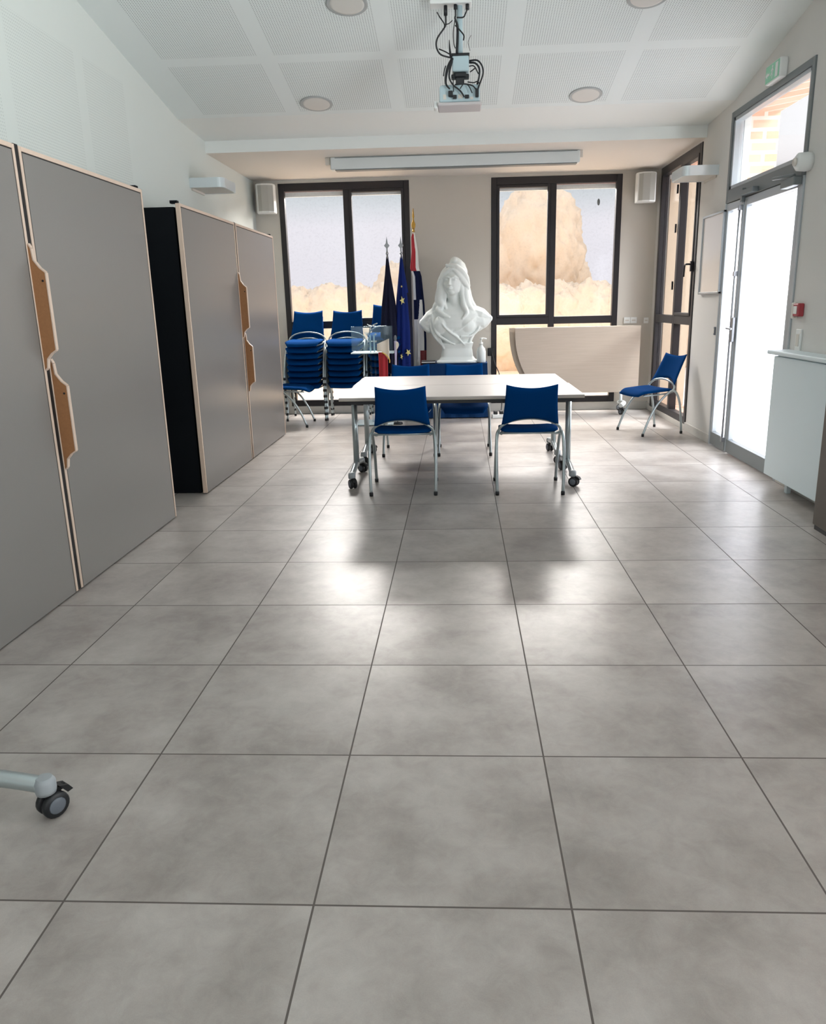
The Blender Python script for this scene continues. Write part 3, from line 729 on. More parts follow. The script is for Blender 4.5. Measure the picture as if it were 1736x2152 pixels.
def bust():
    kx, kz = 0.000698, 0.000667
    def g(cx, cy): return ((cx - 830) * kx, (1960 - cy) * kz)
    b = MB()
    def E_(cx, cy, y, rx, ry, rz, rot=None): x, z = g(cx, cy); b.ball((x, y, z), (rx, ry, rz), 24, 16, rot=rot)
    def T_(pts, r, n=12):
        b.tube([(g(p[0], p[1])[0], p[2], g(p[0], p[1])[1]) for p in pts], r, n, sub=5)
        for i in (0, -1):
            p = pts[i]; x, z = g(p[0], p[1]); b.ball((x, p[2], z), (r[i] if isinstance(r, (list, tuple)) else r) * 0.99, 12, 8)
    # plinth: flared block
    pz = [(0.000, 0.255, 0.175), (0.022, 0.250, 0.172), (0.03, 0.225, 0.15), (0.07, 0.195, 0.13), (0.17, 0.182, 0.12), (0.205, 0.190, 0.128), (0.235, 0.20, 0.135)]
    v = []; f = []
    n = 32
    for z, rx, ry in pz:
        for i in range(n):
            a = 2 * PI * i / n; c, s_ = math.cos(a), math.sin(a); e = 0.35
            v.append((rx * math.copysign(abs(c) ** e, c), ry * math.copysign(abs(s_) ** e, s_), z))
    for j in range(len(pz) - 1):
        for i in range(n): f.append((j * n + i, j * n + (i + 1) % n, (j + 1) * n + (i + 1) % n, (j + 1) * n + i))
    f += [tuple(range(n))[::-1], tuple(range((len(pz) - 1) * n, len(pz) * n))]
    b.add(v, f, 0, True)
    # torso: stacked superellipse sections from waist to neck base
    sec = [(0.215, -0.002, 0.170, 0.110, 0.0), (0.27, -0.005, 0.195, 0.125, -0.005), (0.34, -0.008, 0.235, 0.145, -0.01), (0.42, -0.010, 0.270, 0.160, -0.018), (0.50, -0.006, 0.290, 0.158, -0.015),
           (0.57, 0.0, 0.290, 0.140, -0.005), (0.63, 0.0, 0.265, 0.118, 0.005), (0.68, -0.005, 0.20, 0.095, 0.01), (0.72, -0.012, 0.12, 0.08, 0.015), (0.76, -0.018, 0.082, 0.075, 0.01)]
    v = []; f = []; n = 40
    for z, cx, rx, ry, cy in sec:
        for i in range(n):
            a = 2 * PI * i / n; c, s_ = math.cos(a), math.sin(a)
            v.append((cx + rx * math.copysign(abs(c) ** 0.85, c), cy + ry * math.copysign(abs(s_) ** 0.85, s_), z))
    for j in range(len(sec) - 1):
        for i in range(n): f.append((j * n + i, j * n + (i + 1) % n, (j + 1) * n + (i + 1) % n, (j + 1) * n + i))
    f += [tuple(range(n))[::-1], tuple(range((len(sec) - 1) * n, len(sec) * n))]
    b.add(v, f, 0, True)
    # breasts under the drapery
    E_(560, 1300, -0.095, 0.115, 0.085, 0.11); E_(980, 1290, -0.095, 0.12, 0.085, 0.11)
    # shoulders and cut arm stumps with draped sleeve
    T_([(480, 1120, 0.01), (360, 1180, 0.0), (240, 1235, -0.02)], [0.105, 0.090, 0.040])
    T_([(440, 1230, -0.02), (330, 1290, -0.03), (225, 1240, -0.03)], [0.10, 0.075, 0.03])
    T_([(360, 1360, -0.04), (300, 1330, -0.05), (215, 1260, -0.045)], [0.05, 0.045, 0.02])
    T_([(1150, 1120, 0.01), (1270, 1150, 0.0), (1400, 1190, -0.01)], [0.105, 0.090, 0.035])
    T_([(1160, 1240, -0.02), (1290, 1250, -0.02), (1410, 1205, -0.02)], [0.10, 0.080, 0.025])
    T_([(1120, 1330, -0.03), (1230, 1310, -0.03), (1360, 1250, -0.02)], [0.08, 0.06, 0.02])
    # neck
    T_([(800, 1060, 0.0), (795, 900, -0.02), (775, 770, -0.035)], [0.110, 0.075, 0.074], 18)
    # head, tilted slightly back and to the left
    Rh = Matrix.Rotation(0.10, 3, 'Y') @ Matrix.Rotation(-0.15, 3, 'X')
    E_(765, 545, -0.06, 0.110, 0.125, 0.150, Rh)
    E_(770, 640, -0.085, 0.088, 0.088, 0.095)      # jaw
    E_(744, 718, -0.138, 0.040, 0.034, 0.030)      # chin
    E_(770, 470, -0.075, 0.105, 0.105, 0.10)       # forehead
    E_(655, 605, -0.115, 0.032, 0.035, 0.04); E_(845, 605, -0.115, 0.034, 0.035, 0.04)     # cheeks
    T_([(728, 488, -0.182), (719, 540, -0.198), (711, 586, -0.212)], [0.009, 0.011, 0.015])  # nose
    E_(690, 592, -0.190, 0.010, 0.012, 0.009); E_(728, 592, -0.190, 0.010, 0.012, 0.009)
    T_([(620, 492, -0.140), (658, 466, -0.168), (698, 474, -0.182)], [0.009, 0.012, 0.010])                   # brows
    T_([(752, 474, -0.186), (800, 462, -0.186), (858, 490, -0.158)], [0.010, 0.012, 0.009])
    E_(662, 512, -0.156, 0.020, 0.012, 0.011); E_(800, 512, -0.176, 0.022, 0.012, 0.011)     # eyes
    T_([(680, 646, -0.172), (714, 638, -0.188), (754, 646, -0.176)], 0.008); T_([(688, 661, -0.172), (716, 667, -0.186), (748, 661, -0.174)], 0.009)  # lips
    # hair: back mass plus locks on both sides
    E_(770, 520, 0.03, 0.165, 0.13, 0.19); E_(760, 760, 0.06, 0.15, 0.09, 0.20); E_(770, 940, 0.07, 0.19, 0.08, 0.16)
    T_([(700, 360, -0.13), (620, 440, -0.10), (570, 560, -0.06), (560, 700, -0.05), (550, 840, -0.06), (570, 930, -0.09)], [0.035, 0.045, 0.048, 0.045, 0.05, 0.045])
    T_([(660, 400, -0.09), (590, 520, -0.04), (545, 680, -0.01), (525, 860, -0.03), (570, 960, -0.07), (520, 1030, -0.10), (590, 1100, -0.14), (700, 1150, -0.155)], [0.03, 0.04, 0.042, 0.05, 0.045, 0.038, 0.026, 0.012])
    T_([(560, 800, 0.0), (520, 900, -0.02), (480, 980, -0.03), (430, 1040, -0.04)], [0.04, 0.05, 0.05, 0.03])
    T_([(600, 620, -0.05), (620, 760, -0.05), (610, 900, -0.07), (650, 1000, -0.10)], [0.03, 0.035, 0.035, 0.015])
    T_([(940, 480, -0.04), (962, 620, -0.03), (975, 780, -0.05), (1010, 930, -0.06), (1100, 1050, -0.07)], [0.04, 0.05, 0.055, 0.055, 0.03])
    T_([(900, 560, -0.09), (920, 700, -0.08), (935, 850, -0.09), (960, 980, -0.11), (1000, 1080, -0.14), (930, 1180, -0.165)], [0.02, 0.03, 0.032, 0.034, 0.026, 0.010])
    T_([(990, 560, 0.0), (1010, 720, 0.0), (1040, 870, 0.0), (1130, 1010, -0.01)], [0.04, 0.05, 0.055, 0.04])
    # soft cap with a folded tip and a flap falling to the right
    E_(835, 370, 0.0, 0.135, 0.13, 0.12, Matrix.Rotation(0.5, 3, 'Y'))
    E_(845, 260, -0.02, 0.080, 0.09, 0.070); E_(800, 195, -0.06, 0.042, 0.05, 0.038); T_([(745, 215, -0.07), (775, 172, -0.06), (820, 165, -0.04), (890, 215, -0.02), (935, 300, 0.0)], [0.018, 0.026, 0.030, 0.034, 0.034]); E_(875, 300, 0.0, 0.085, 0.09, 0.08)
    T_([(690, 262, -0.10), (740, 275, -0.11), (830, 295, -0.12), (910, 330, -0.10)], [0.016, 0.026, 0.03, 0.02])
    T_([(672, 262, -0.10), (700, 280, -0.10)], [0.018, 0.022])
    T_([(770, 335, -0.155), (840, 400, -0.16), (910, 480, -0.13), (970, 560, -0.08), (1035, 660, -0.05)], [0.016, 0.024, 0.032, 0.036, 0.018])
    T_([(850, 330, -0.12), (930, 400, -0.10), (990, 500, -0.06), (1040, 620, -0.03)], [0.04, 0.05, 0.045, 0.022])
    T_([(640, 385, -0.12), (700, 345, -0.15), (770, 335, -0.16)], [0.015, 0.02, 0.018])
    # drapery folds
    for pts, r in (
        ([(400, 1100, -0.09), (440, 1300, -0.135), (500, 1440, -0.15), (640, 1550, -0.16), (780, 1625, -0.14)], [0.012, 0.016, 0.018, 0.017, 0.008]),
        ([(370, 1180, -0.09), (400, 1380, -0.11), (470, 1520, -0.12), (580, 1650, -0.12)], [0.012, 0.018, 0.016, 0.010]),
        ([(520, 1150, -0.13), (600, 1290, -0.18), (700, 1400, -0.175), (830, 1500, -0.16), (960, 1640, -0.13)], [0.010, 0.010, 0.014, 0.016, 0.008]),
        ([(640, 1150, -0.135), (700, 1260, -0.15), (730, 1400, -0.165)], [0.010, 0.013, 0.006]),
        ([(1020, 1080, -0.11), (900, 1180, -0.14), (820, 1290, -0.155), (730, 1400, -0.165)], [0.012, 0.016, 0.016, 0.010]),
        ([(1180, 1150, -0.09), (1050, 1240, -0.17), (900, 1350, -0.17), (760, 1420, -0.165)], [0.010, 0.010, 0.012, 0.008]),
        ([(1230, 1260, -0.08), (1180, 1400, -0.10), (1060, 1490, -0.14), (900, 1500, -0.155)], [0.014, 0.016, 0.014, 0.008]),
        ([(1170, 1370, -0.05), (1090, 1480, -0.09), (1040, 1620, -0.10)], [0.02, 0.018, 0.012]),
        ([(560, 1100, -0.10), (700, 1160, -0.125), (830, 1165, -0.125), (960, 1110, -0.11)], [0.012, 0.014, 0.014, 0.012]),
        ([(480, 1400, -0.12), (540, 1560, -0.12), (600, 1690, -0.11)], [0.02, 0.02, 0.014])):
        T_(pts, r, 8)
    o = b.build('marianne_bust', m_plaster, fix=False)
    o.name = 'plaster_bust'; o.data.name = 'plaster_bust'
    rm = o.modifiers.new('remesh', 'REMESH'); rm.mode = 'VOXEL'; rm.voxel_size = 0.0065; rm.use_smooth_shade = True
    sm = o.modifiers.new('smooth', 'SMOOTH'); sm.factor = 0.5; sm.iterations = 3
    o.location = (0.325, 7.22, 0.659)
    tag(o, 'large white plaster bust of a draped woman in a soft cap, on the navy cloth', 'bust')
bust()

# ---------------------------------------------------------------- things on and beside the stand
bt = thing('pump_bottle', 'white pump bottle of hand gel on the navy cloth, right of the bust', 'bottle', (0.615, 7.10, 0.659))
MB().lathe([(0.050, 0), (0.054, 0.01), (0.054, 0.13), (0.045, 0.165), (0.020, 0.195), (0.018, 0.215)], 24).build('body', m_whitep, bt)
p = MB(); p.lathe([(0.022, 0.212), (0.022, 0.235), (0.008, 0.24), (0.008, 0.275)], 16); p.tube([(0, 0, 0.28), (0.02, 0, 0.284), (0.065, 0, 0.276)], [0.011, 0.010, 0.007]); p.lathe([(0.018, 0.270), (0.018, 0.29)], 14); p.build('pump', m_white, bt)
tr_ = thing('shallow_tray', 'thin black and white tray lying on the navy cloth, left of the bust', 'tray', (-0.02, 7.08, 0.659))
MB().box(-0.085, 0.085, -0.06, 0.06, 0, 0.012).build('base', m_black, tr_, bevel=0.004); MB().box(-0.082, 0.082, -0.057, 0.057, 0.012, 0.026).build('white_top', m_paper, tr_, bevel=0.004); MB().box(-0.085, 0.085, -0.06, 0.06, 0.0262, 0.036).build('cover', m_black, tr_, bevel=0.004)

# ---------------------------------------------------------------- flags
def flag_cloth(z0, z1, prof, nfold, colour, amp=0.3, phase=0.0, depth=0.7):
    """prof: list of (t, xl, xr) half extents left/right of the pole by height fraction from the top"""
    b = MB(); NR, NA = 130, 110; v = []
    def ext(t):
        for i in range(len(prof) - 1):
            if prof[i][0] <= t <= prof[i + 1][0]:
                k = (t - prof[i][0]) / (prof[i + 1][0] - prof[i][0]); return (prof[i][1] * (1 - k) + prof[i + 1][1] * k, prof[i][2] * (1 - k) + prof[i + 1][2] * k)
        return prof[-1][1:]
    for j in range(NR + 1):
        t = j / NR; xl, xr = ext(t); cx = (xl + xr) / 2; hw = (xr - xl) / 2
        for i in range(NA):
            a = 2 * PI * i / NA; rr = 1 + amp * (min(1, t * 3)) * 0.5 * (math.sin(a * nfold + phase + t * 1.5) - 1) * (0.6 + 0.4 * math.sin(a * 3 + phase))
            v.append((cx + hw * rr * math.cos(a), hw * depth * rr * math.sin(a), z0 + (z1 - z0) * t + 0.015 * math.sin(a * nfold * 0.5) * (t > 0.9)))
    for j in range(NR):
        for i in range(NA):
            ang = ((i + 0.5) / NA) * 2 * PI; xx = math.cos(ang)
            b.add([], [], 0)
            b.f.append([j * NA + i, j * NA + (i + 1) % NA, (j + 1) * NA + (i + 1) % NA, (j + 1) * NA + i]); b.mi.append(colour(ang, (j + 0.5) / NR)); b.sm.append(True)
    b.v = v
    return b
def star(c, r, rot=0.0, y=-0.004, squash=1.0):
    pts = []
    for k in range(10):
        a = PI / 2 + rot + k * PI / 5; q = r if k % 2 == 0 else r * 0.42
        pts.append((c[0] + q * math.cos(a) * squash, c[1] + q * math.sin(a)))
    return pts
def finial(mb, z, gold=False, s=1.0):
    mb.lathe([(0.011 * s, z), (0.018 * s, z + 0.01 * s), (0.011 * s, z + 0.03 * s)], 12)
    if not gold:
        mb.prism([(-0.010, z + 0.03), (-0.008, z + 0.07), (-0.032, z + 0.10), (-0.012, z + 0.125), (0, z + 0.20), (0.012, z + 0.125), (0.032, z + 0.10), (0.008, z + 0.07), (0.010, z + 0.03)], 1, -0.005, 0.005)
    else:
        mb.lathe([(0.010, z + 0.03), (0.022, z + 0.06), (0.026, z + 0.09), (0.012, z + 0.13), (0.007, z + 0.15), (0.013, z + 0.18), (0.004, z + 0.27)], 14)
def flag_stand(label, x, y, ztop, gold):
    t = thing('flag_on_pole', label, 'flag', (x, y, 0), group='ceremonial flags beside the bust')
    MB().tube([(0, 0, 0.03), (0, 0, ztop)], 0.011, 10, smooth_path=False).build('pole', m_cream if gold else m_steel, t)
    f = MB(); finial(f, ztop, gold); f.build('finial', m_gold if gold else m_steel, t)
    MB().lathe([(0.095, 0.0), (0.10, 0.01), (0.09, 0.03), (0.02, 0.05), (0.016, 0.12)], 20).build('base', m_black, t)
    return t
Y0 = 7.02
t1 = flag_stand('furled midnight-blue flag on a pole, the leftmost of the three flags', -0.475, Y0 + 0.02, 1.92, False)
flag_cloth(1.90, 0.55, [(0, -0.012, 0.012), (0.15, -0.035, 0.035), (0.4, -0.085, 0.085), (0.6, -0.11, 0.11), (1, -0.125, 0.12)], 9, lambda a, t: 0, 0.35, 0.3).build('cloth', [m_darkf], t1)
t2 = flag_stand('blue flag with gold stars on a pole, the middle one of the three flags', -0.315, Y0 + 0.05, 1.92, False)
def c2(a, t): return 1 if (math.cos(a) > 0.72 and t > 0.3) else 0  # dark right side: fold shade painted in with the midnight cloth
cl2 = flag_cloth(1.90, 0.53, [(0, -0.012, 0.012), (0.12, -0.03, 0.035), (0.35, -0.07, 0.085), (0.6, -0.10, 0.115), (1, -0.115, 0.12)], 8, c2, 0.32, 1.2).build('cloth', [m_euf, m_darkf], t2)
for (x, z, r, ro, sq) in ((0.005, 1.40, 0.050, 0.25, 0.6), (0.06, 0.80, 0.042, 0.5, 0.8), (-0.02, 0.755, 0.036, 0.9, 0.45), (0.0, 1.56, 0.014, 0.0, 0.8)):
    s_ = MB(); yy = -0.095 + (1.9 - z) * 0.0 ; yy = -0.004 - (0.062 if z > 1.3 else 0.088) * (0.8 if z > 1.5 else 1)
    s_.prism(star((x, z), r, ro, squash=sq), 1, yy - 0.012, yy + 0.03); s_.build('star', m_star, t2)
t3 = flag_stand('red, white and navy flag on a gold-tipped pole, nearest the bust', -0.181, Y0 + 0.38, 2.19, True)
def c3(a, t):
    c = math.cos(a); s_ = math.sin(a)
    if s_ > 0.25: return 0
    if t < 0.26: return 2 if c < 0.25 + 0.3 * t else 1
    if t < 0.46: return 0 if c > -0.55 else 1
    lim = 0.5 - (t - 0.46) * 1.5
    if t < 0.82:
        if c > 0.72: return 0
        return 1 if c > lim * 0.9 - 0.25 - 0.9 * max(0, t - 0.46) * 2 or t > 0.6 else 0
    return 3 if c > -0.05 else 1
flag_cloth(2.185, 0.50, [(0, -0.012, 0.012), (0.03, -0.03, 0.022), (0.13, -0.030, 0.045), (0.24, -0.055, 0.055), (0.30, -0.022, 0.085), (0.5, -0.02, 0.115), (0.75, -0.02, 0.13), (1, -0.03, 0.125)], 7, c3, 0.30, 2.0, 0.6).build('cloth', [m_navyf, m_whitef, m_redf, m_darkred], t3)

# ---------------------------------------------------------------- lectern and sash
le = thing('clear_lectern', 'clear acrylic lectern in front of the stacked blue chairs', 'lectern', (-0.64, 6.60, 0))
MB().box(-0.235, 0.235, -0.006, 0.004, 0.85, 1.125).build('front_plate', m_acry, le, bevel=0.003)
MB().box(-0.245, 0.245, -0.03, 0.30, 0.818, 0.832).build('shelf', m_acryedge, le, bevel=0.003)
for s in (-1, 1): MB().tube([(0.0 + s * 0.024, 0.05, 0.03), (s * 0.024, 0.05, 0.818)], 0.010, 12, smooth_path=False).build('column', m_acry, le)
u = MB(); 
for s in (-1, 1): u.tube([(s * 0.022, 0.02, 0.834), (s * 0.022, 0.02, 1.03)], 0.009, smooth_path=False)
u.build('upright', m_acryedge, le)
MB().prism([(-0.085, 1.055), (-0.055, 1.015), (0.055, 1.015), (0.085, 1.055)], 1, 0.006, 0.03).build('bracket', m_acry, le)
for (x, z) in ((-0.045, 1.035), (0.045, 1.035), (-0.045, 0.955), (0.045, 0.955)):
    MB().lathe([(0.011, -0.02), (0.011, -0.006)], 12, (x, 0, z), 1).build('stud', m_tube, le)
cb_ = MB(); cb_.tube([(-0.04, 0, 0.955), (0.04, 0, 0.955)], 0.005, smooth_path=False); cb_.v = [(a, b - 0.012, c) for a, b, c in cb_.v]; cb_.build('crossbar', m_tube, le)
mc = MB(); mc.tube([(-0.03, 0.05, 1.03), (-0.02, 0.03, 1.10), (0.02, 0.0, 1.135), (0.07, -0.03, 1.155)], 0.006); mc.tube([(-0.05, 0.03, 1.145), (-0.02, 0.02, 1.13), (0.06, 0.0, 1.12)], 0.005); mc.build('crossed_tubes', m_tube, le)  # crossing bright bars, taken for a chair arch of the stack behind
MB().box(-0.22, 0.22, -0.10, 0.25, 0.008, 0.022).build('base_plate', m_acryedge, le, bevel=0.003)
for x in (-0.17, 0.17):
    for y in (-0.06, 0.21): MB().lathe([(0.022, 0.0), (0.022, 0.008)], 12, (x, y, 0)).build('foot', m_white, le)
sa = thing('ceremonial_scarf', 'red and white cloth scarf with gold edging hanging over the lectern shelf', 'scarf', (-0.47, 6.60, 0))
def wavy(x0, x1, z0, z1, yy, n=12, amp=0.008, k=3.0, th=0.004, sh=0.0, curve=0.0):
    def P(u, v): return (x0 + (x1 - x0) * u + sh * v, yy + amp * math.sin(u * k * PI + v) , z1 + (z0 - z1) * v + curve * (u - 0.5) ** 2 - 0.0 * u)
    return MB().pad(P, lambda u, v: th, n, 10)
wavy(-0.095, 0.005, 0.40, 0.835, -0.052).build('red_cloth', m_redf, sa)
def wp(u, v):
    x = -0.105 + 0.135 * u; top = 0.93 + 0.055 * u ; bot = 0.845 - 0.075 * max(0, u - 0.35) * 2.0
    return (x, -0.072 - 0.006 * math.sin(u * 7), top + (bot - top) * v)
MB().pad(wp, lambda u, v: 0.005, 14, 8).build('white_cloth', m_cream, sa)
MB().tube([(-0.05, -0.082, 0.835), (0.0, -0.082, 0.80), (0.03, -0.082, 0.755), (0.03, -0.082, 0.715)], 0.006).build('gold_edging', m_goldcl, sa)
ta = thing('ribbon_tassel', 'mauve and white ribbon hanging beside the lectern with a dark knot on top', 'ribbon', (-0.375, 6.62, 0))
MB().ball((0, 0, 0.985), (0.016, 0.014, 0.035)).build('knot', m_hubc, ta)
MB().pad(lambda u, v: (-0.012 + 0.03 * u * (1 - 0.4 * v), -0.004 * math.sin(u * 5), 0.955 - 0.30 * v), lambda u, v: 0.004, 6, 10).build('mauve_ribbon', mat('mauve_ribbon', (176, 168, 196), 0.7), ta)
MB().pad(lambda u, v: (0.005 + 0.035 * u * math.sin(PI * min(1, 0.25 + v)), -0.012, 0.945 - 0.13 * v), lambda u, v: 0.004, 6, 10).build('white_ribbon', m_cream, ta)
MB().tube([(0, 0.004, 0.02), (0, 0.004, 0.96)], 0.006, smooth_path=False).build('stand_rod', m_hubc, ta); MB().lathe([(0.06, 0), (0.055, 0.02), (0.01, 0.026)], 16, (0, 0.004, 0)).build('foot', m_black, ta)

# ---------------------------------------------------------------- folded oval tables against the wall on the right
fb = thing('folded_table', 'pale wood table folded upright with a curved left edge, under the right-hand far window', 'table', (0, 0, 0))
def curved(x_off, y0, y1, nm, m, zb, zt, xr):
    pts = []
    for i in range(13):
        t = i / 12; z = zt - (zt - zb) * t
        pts.append((x_off + 0.30 * t ** 2.4 * 1.0, z))
    pts += [(xr, zb), (xr, zt)]
    return MB().prism(pts, 1, y0, y1).build(nm, m, fb, bevel=0.003)
curved(1.04, 7.425, 7.45, 'front_board', m_wood, 0.235, 1.045, 2.575)
curved(0.975, 7.475, 7.50, 'back_board', mat('grey_beige_edge', (178, 164, 148), 0.6), 0.235, 1.045, 2.50)
lg = MB(); lg.tube([(2.36, 7.40, 0.25), (2.36, 7.40, 0.10)], 0.02, smooth_path=False); lg.tube([(1.35, 7.40, 0.25), (1.35, 7.40, 0.10)], 0.02, smooth_path=False)
lg.tube([(1.35, 7.464, 0.26), (2.36, 7.464, 0.26)], 0.012, smooth_path=False); lg.build('frame', m_whitep, fb)
for x in (2.36, 1.35):
    ft = MB(); ft.tube([(x - 0.06, 7.10, 0.11), (x, 7.22, 0.125), (x, 7.4, 0.115), (x, 7.52, 0.10)], [0.026, 0.03, 0.028, 0.02], 12); fo = ft.build('foot', m_whitep, fb)
    for (yy) in (7.12, 7.48):
        caster(fb, x - (0.05 if yy < 7.3 else 0), yy, 0, 0.6)

# sockets and switches
def plate(name, label, cat, loc, w, h, axis, n=1, m=m_white, group=None):
    t = thing(name, label, cat, loc, group=group)
    for k in range(n):
        u = (k - (n - 1) / 2) * w; b = MB()
        if axis == 1: b.box(u - w / 2 + 0.002, u + w / 2 - 0.002, -0.012, 0, -h / 2, h / 2)
        else: b.box(-0.012, 0, u - w / 2 + 0.002, u + w / 2 - 0.002, -h / 2, h / 2)
        po = b.build('cover_plate', m, t, bevel=0.003)
        c = MB()
        if axis == 1: c.box(u - w * 0.28, u + w * 0.28, -0.016, -0.0121, -h * 0.1, h * 0.1)
        else: c.box(-0.017, -0.0121, u - w * 0.25, u + w * 0.25, -h * 0.28, h * 0.28)
        c.build('insert', m_offw, po)
    return t
plate('wall_socket', 'white double wall socket right of the right-hand far window', 'socket', (2.478, YB, 1.105), 0.082, 0.075, 1, 2)
plate('light_switch', 'small white switch in the far right corner above the folded table', 'switch', (2.672, YB, 1.10), 0.062, 0.07, 1)
plate('wall_socket', 'white socket on the far wall beside the leftmost chair stack', 'socket', (-2.00, YB, 1.10), 0.075, 0.08, 1)
plate('light_switch', 'white double switch on the right wall below the red alarm button', 'switch', (XR, 3.42, 1.055), 0.085, 0.15, 0)
plate('door_contact', 'small grey box on the wall left of the glazed door', 'box', (XR, 5.20, 1.055), 0.04, 0.075, 0, m=m_hubc)
fa = thing('alarm_button', 'red fire alarm call point on the right wall beside the door', 'alarm button', (XR, 3.43, 1.262))
MB().box(-0.045, 0, -0.042, 0.042, -0.045, 0.045).build('box', m_red, fa, bevel=0.008); MB().box(-0.048, -0.0452, -0.026, 0.026, -0.026, 0.026).build('label_window', m_white, fa)
MB().box(-0.04, -0.002, 0.044, 0.085, -0.06, 0.05).build('side_cover', m_offw, fa, bevel=0.008)

# power strip and cable by the stand
ps = thing('power_strip', 'white power strip with black plugs on the floor right of the navy stand', 'power strip', (0.86, 7.0, 0.0), 0.1)
MB().box(-0.12, 0.12, -0.035, 0.035, 0, 0.045).build('body', m_white, ps, bevel=0.006)
for k in range(3): MB().box(-0.10 + 0.07 * k, -0.055 + 0.07 * k, -0.03, 0.03, 0.045, 0.085).build('plug', m_black, ps, bevel=0.006)
cb2 = MB().tube([(0.76, 7.55, 0.76), (0.77, 7.50, 0.70), (0.80, 7.44, 0.60), (0.85, 7.40, 0.48), (0.88, 7.35, 0.25), (0.86, 7.25, 0.03), (0.80, 7.12, 0.012)], 0.006).build('power_cable', m_black)
tag(cb2, 'thin black cable hanging beside the right-hand far window down to the floor', 'cable')
pb = MB(); pb.box(0.71, 0.79, YB - 0.035, YB - 0.011, 0.70, 0.80); pbo = pb.build('cable_adapter', m_black, bevel=0.008); tag(pbo, 'black adapter block on the wall right of the pump bottle', 'adapter')

# ---------------------------------------------------------------- speakers
def speaker(label, loc, rz, tilt):
    t = thing('wall_speaker', label, 'loudspeaker', loc, rz, 'white wall speakers')
    pts = [(-0.115, 0.0), (-0.115, -0.09), (-0.095, -0.135), (-0.04, -0.160), (0.04, -0.160), (0.095, -0.135), (0.115, -0.09), (0.115, 0.0)]
    MB().prism(pts, 2, -0.165, 0.165).build('cabinet', m_white, t, bevel=0.012)
    MB().prism([(-0.085, -0.142), (-0.04, -0.166), (0.04, -0.166), (0.098, -0.142), (0.098, -0.13), (-0.085, -0.13)], 2, -0.145, 0.145).build('grille', m_grille, t)
    b = MB(); b.box(-0.03, 0.03, 0.0, 0.085, -0.10, 0.10); b.box(-0.10, 0.06, 0.075, 0.09, -0.15, 0.13); b.build('bracket', m_brown, t)
    return t
speaker('white wall speaker in the upper left corner above the cupboard and chair stack', (-1.955, YB - 0.10, 2.615), 0.12, 0)
speaker('white wall speaker between the right-hand far window and the side window', (2.56, YB - 0.10, 2.62), -0.12, 0)

# projection screen casing
sc = thing('screen_casing', 'long white projection screen casing under the low ceiling', 'projection screen', (0.33, 6.28, 2.78))
MB().box(-1.29, 1.27, -0.055, 0.055, -0.060, 0.062).build('casing', m_whitep, sc, bevel=0.012)
MB().box(-1.24, 1.24, -0.050, 0.045, -0.068, -0.0605).build('slot', m_alud, sc)
MB().box(-1.24, 1.24, -0.058, -0.0552, 0.048, 0.054).build('seam', m_alud, sc)
for s in (-1.345, 1.25): MB().box(s, s + 0.05, -0.03, 0.05, -0.01, 0.062).build('bracket', m_offw, sc, bevel=0.004)

# wall uplighters
def uplighter(label, x, s, yc):
    t = thing('wall_lamp', label, 'wall lamp', (x, yc, 2.49), group='aluminium wall lamps')
    D, Lh, r = 0.32, 0.22, 0.06; pts = [(0, -Lh)]
    for k in range(7): a = -PI / 2 + k * PI / 12; pts.append((D - r + r * math.cos(a), -Lh + r + r * math.sin(a)))
    for k in range(7): a = k * PI / 12; pts.append((D - r + r * math.cos(a), Lh - r + r * math.sin(a)))
    pts.append((0, Lh)); P = [(p[0] * s, p[1]) for p in pts]
    inner = [(p[0] * 0.95, p[1] * 0.94) for p in P]
    n = len(P); b = MB(); v = [(p[0], p[1], z) for z in (-0.043, 0.043) for p in P] + [(p[0], p[1], z) for z in (-0.043, 0.043) for p in inner]
    f = []
    for i in range(n):
        j = (i + 1) % n
        f += [(i, j, n + j, n + i), (2 * n + i, 3 * n + i, 3 * n + j, 2 * n + j), (i, 2 * n + i, 2 * n + j, j), (n + i, n + j, 3 * n + j, 3 * n + i)]
    b.add(v, f, 0, False); b.build('rim', m_uplight, t)
    MB().prism(inner, 2, -0.040, -0.034).build('diffuser', m_diff, t)
    MB().box(*sorted((0, s * 0.012)), -Lh * 0.8, Lh * 0.8, -0.06, 0.05).build('wall_plate', m_offw, t)
    return t
uplighter('aluminium wall lamp on the left wall above the far cupboard', XL, 1, 5.50)
uplighter('aluminium wall lamp on the right wall beside the side window', XR, -1, 5.64)

# picture / notice board on right wall
nb = thing('notice_board', 'pale framed notice board on the right wall between side window and door', 'notice board', (XR, 5.41, 1.75))
b = MB(); hw, hh = 0.30, 0.36
for q in ((-hw, -hw + 0.02, -hh, hh), (hw - 0.02, hw, -hh, hh), (-hw, hw, hh - 0.02, hh), (-hw, hw, -hh, -hh + 0.02)): b.box(-0.03, 0, q[0], q[1], q[2], q[3])
b.build('frame', m_alu, nb, bevel=0.003)
MB().box(-0.018, -0.002, -hw + 0.018, hw - 0.018, -hh + 0.018, hh - 0.018).build('board', mat('glossy_white_board', (226, 220, 214), 0.12), nb)

# exit sign
ex = thing('exit_sign', 'green running-man emergency exit sign above the glazed door', 'exit sign', (XR, 4.17, 2.955))
MB().box(-0.06, 0, -0.13, 0.13, -0.062, 0.072).build('housing', m_white, ex, bevel=0.01)
MB().box(-0.064, -0.0602, -0.12, 0.12, -0.052, 0.062).build('sign_face', m_green, ex)
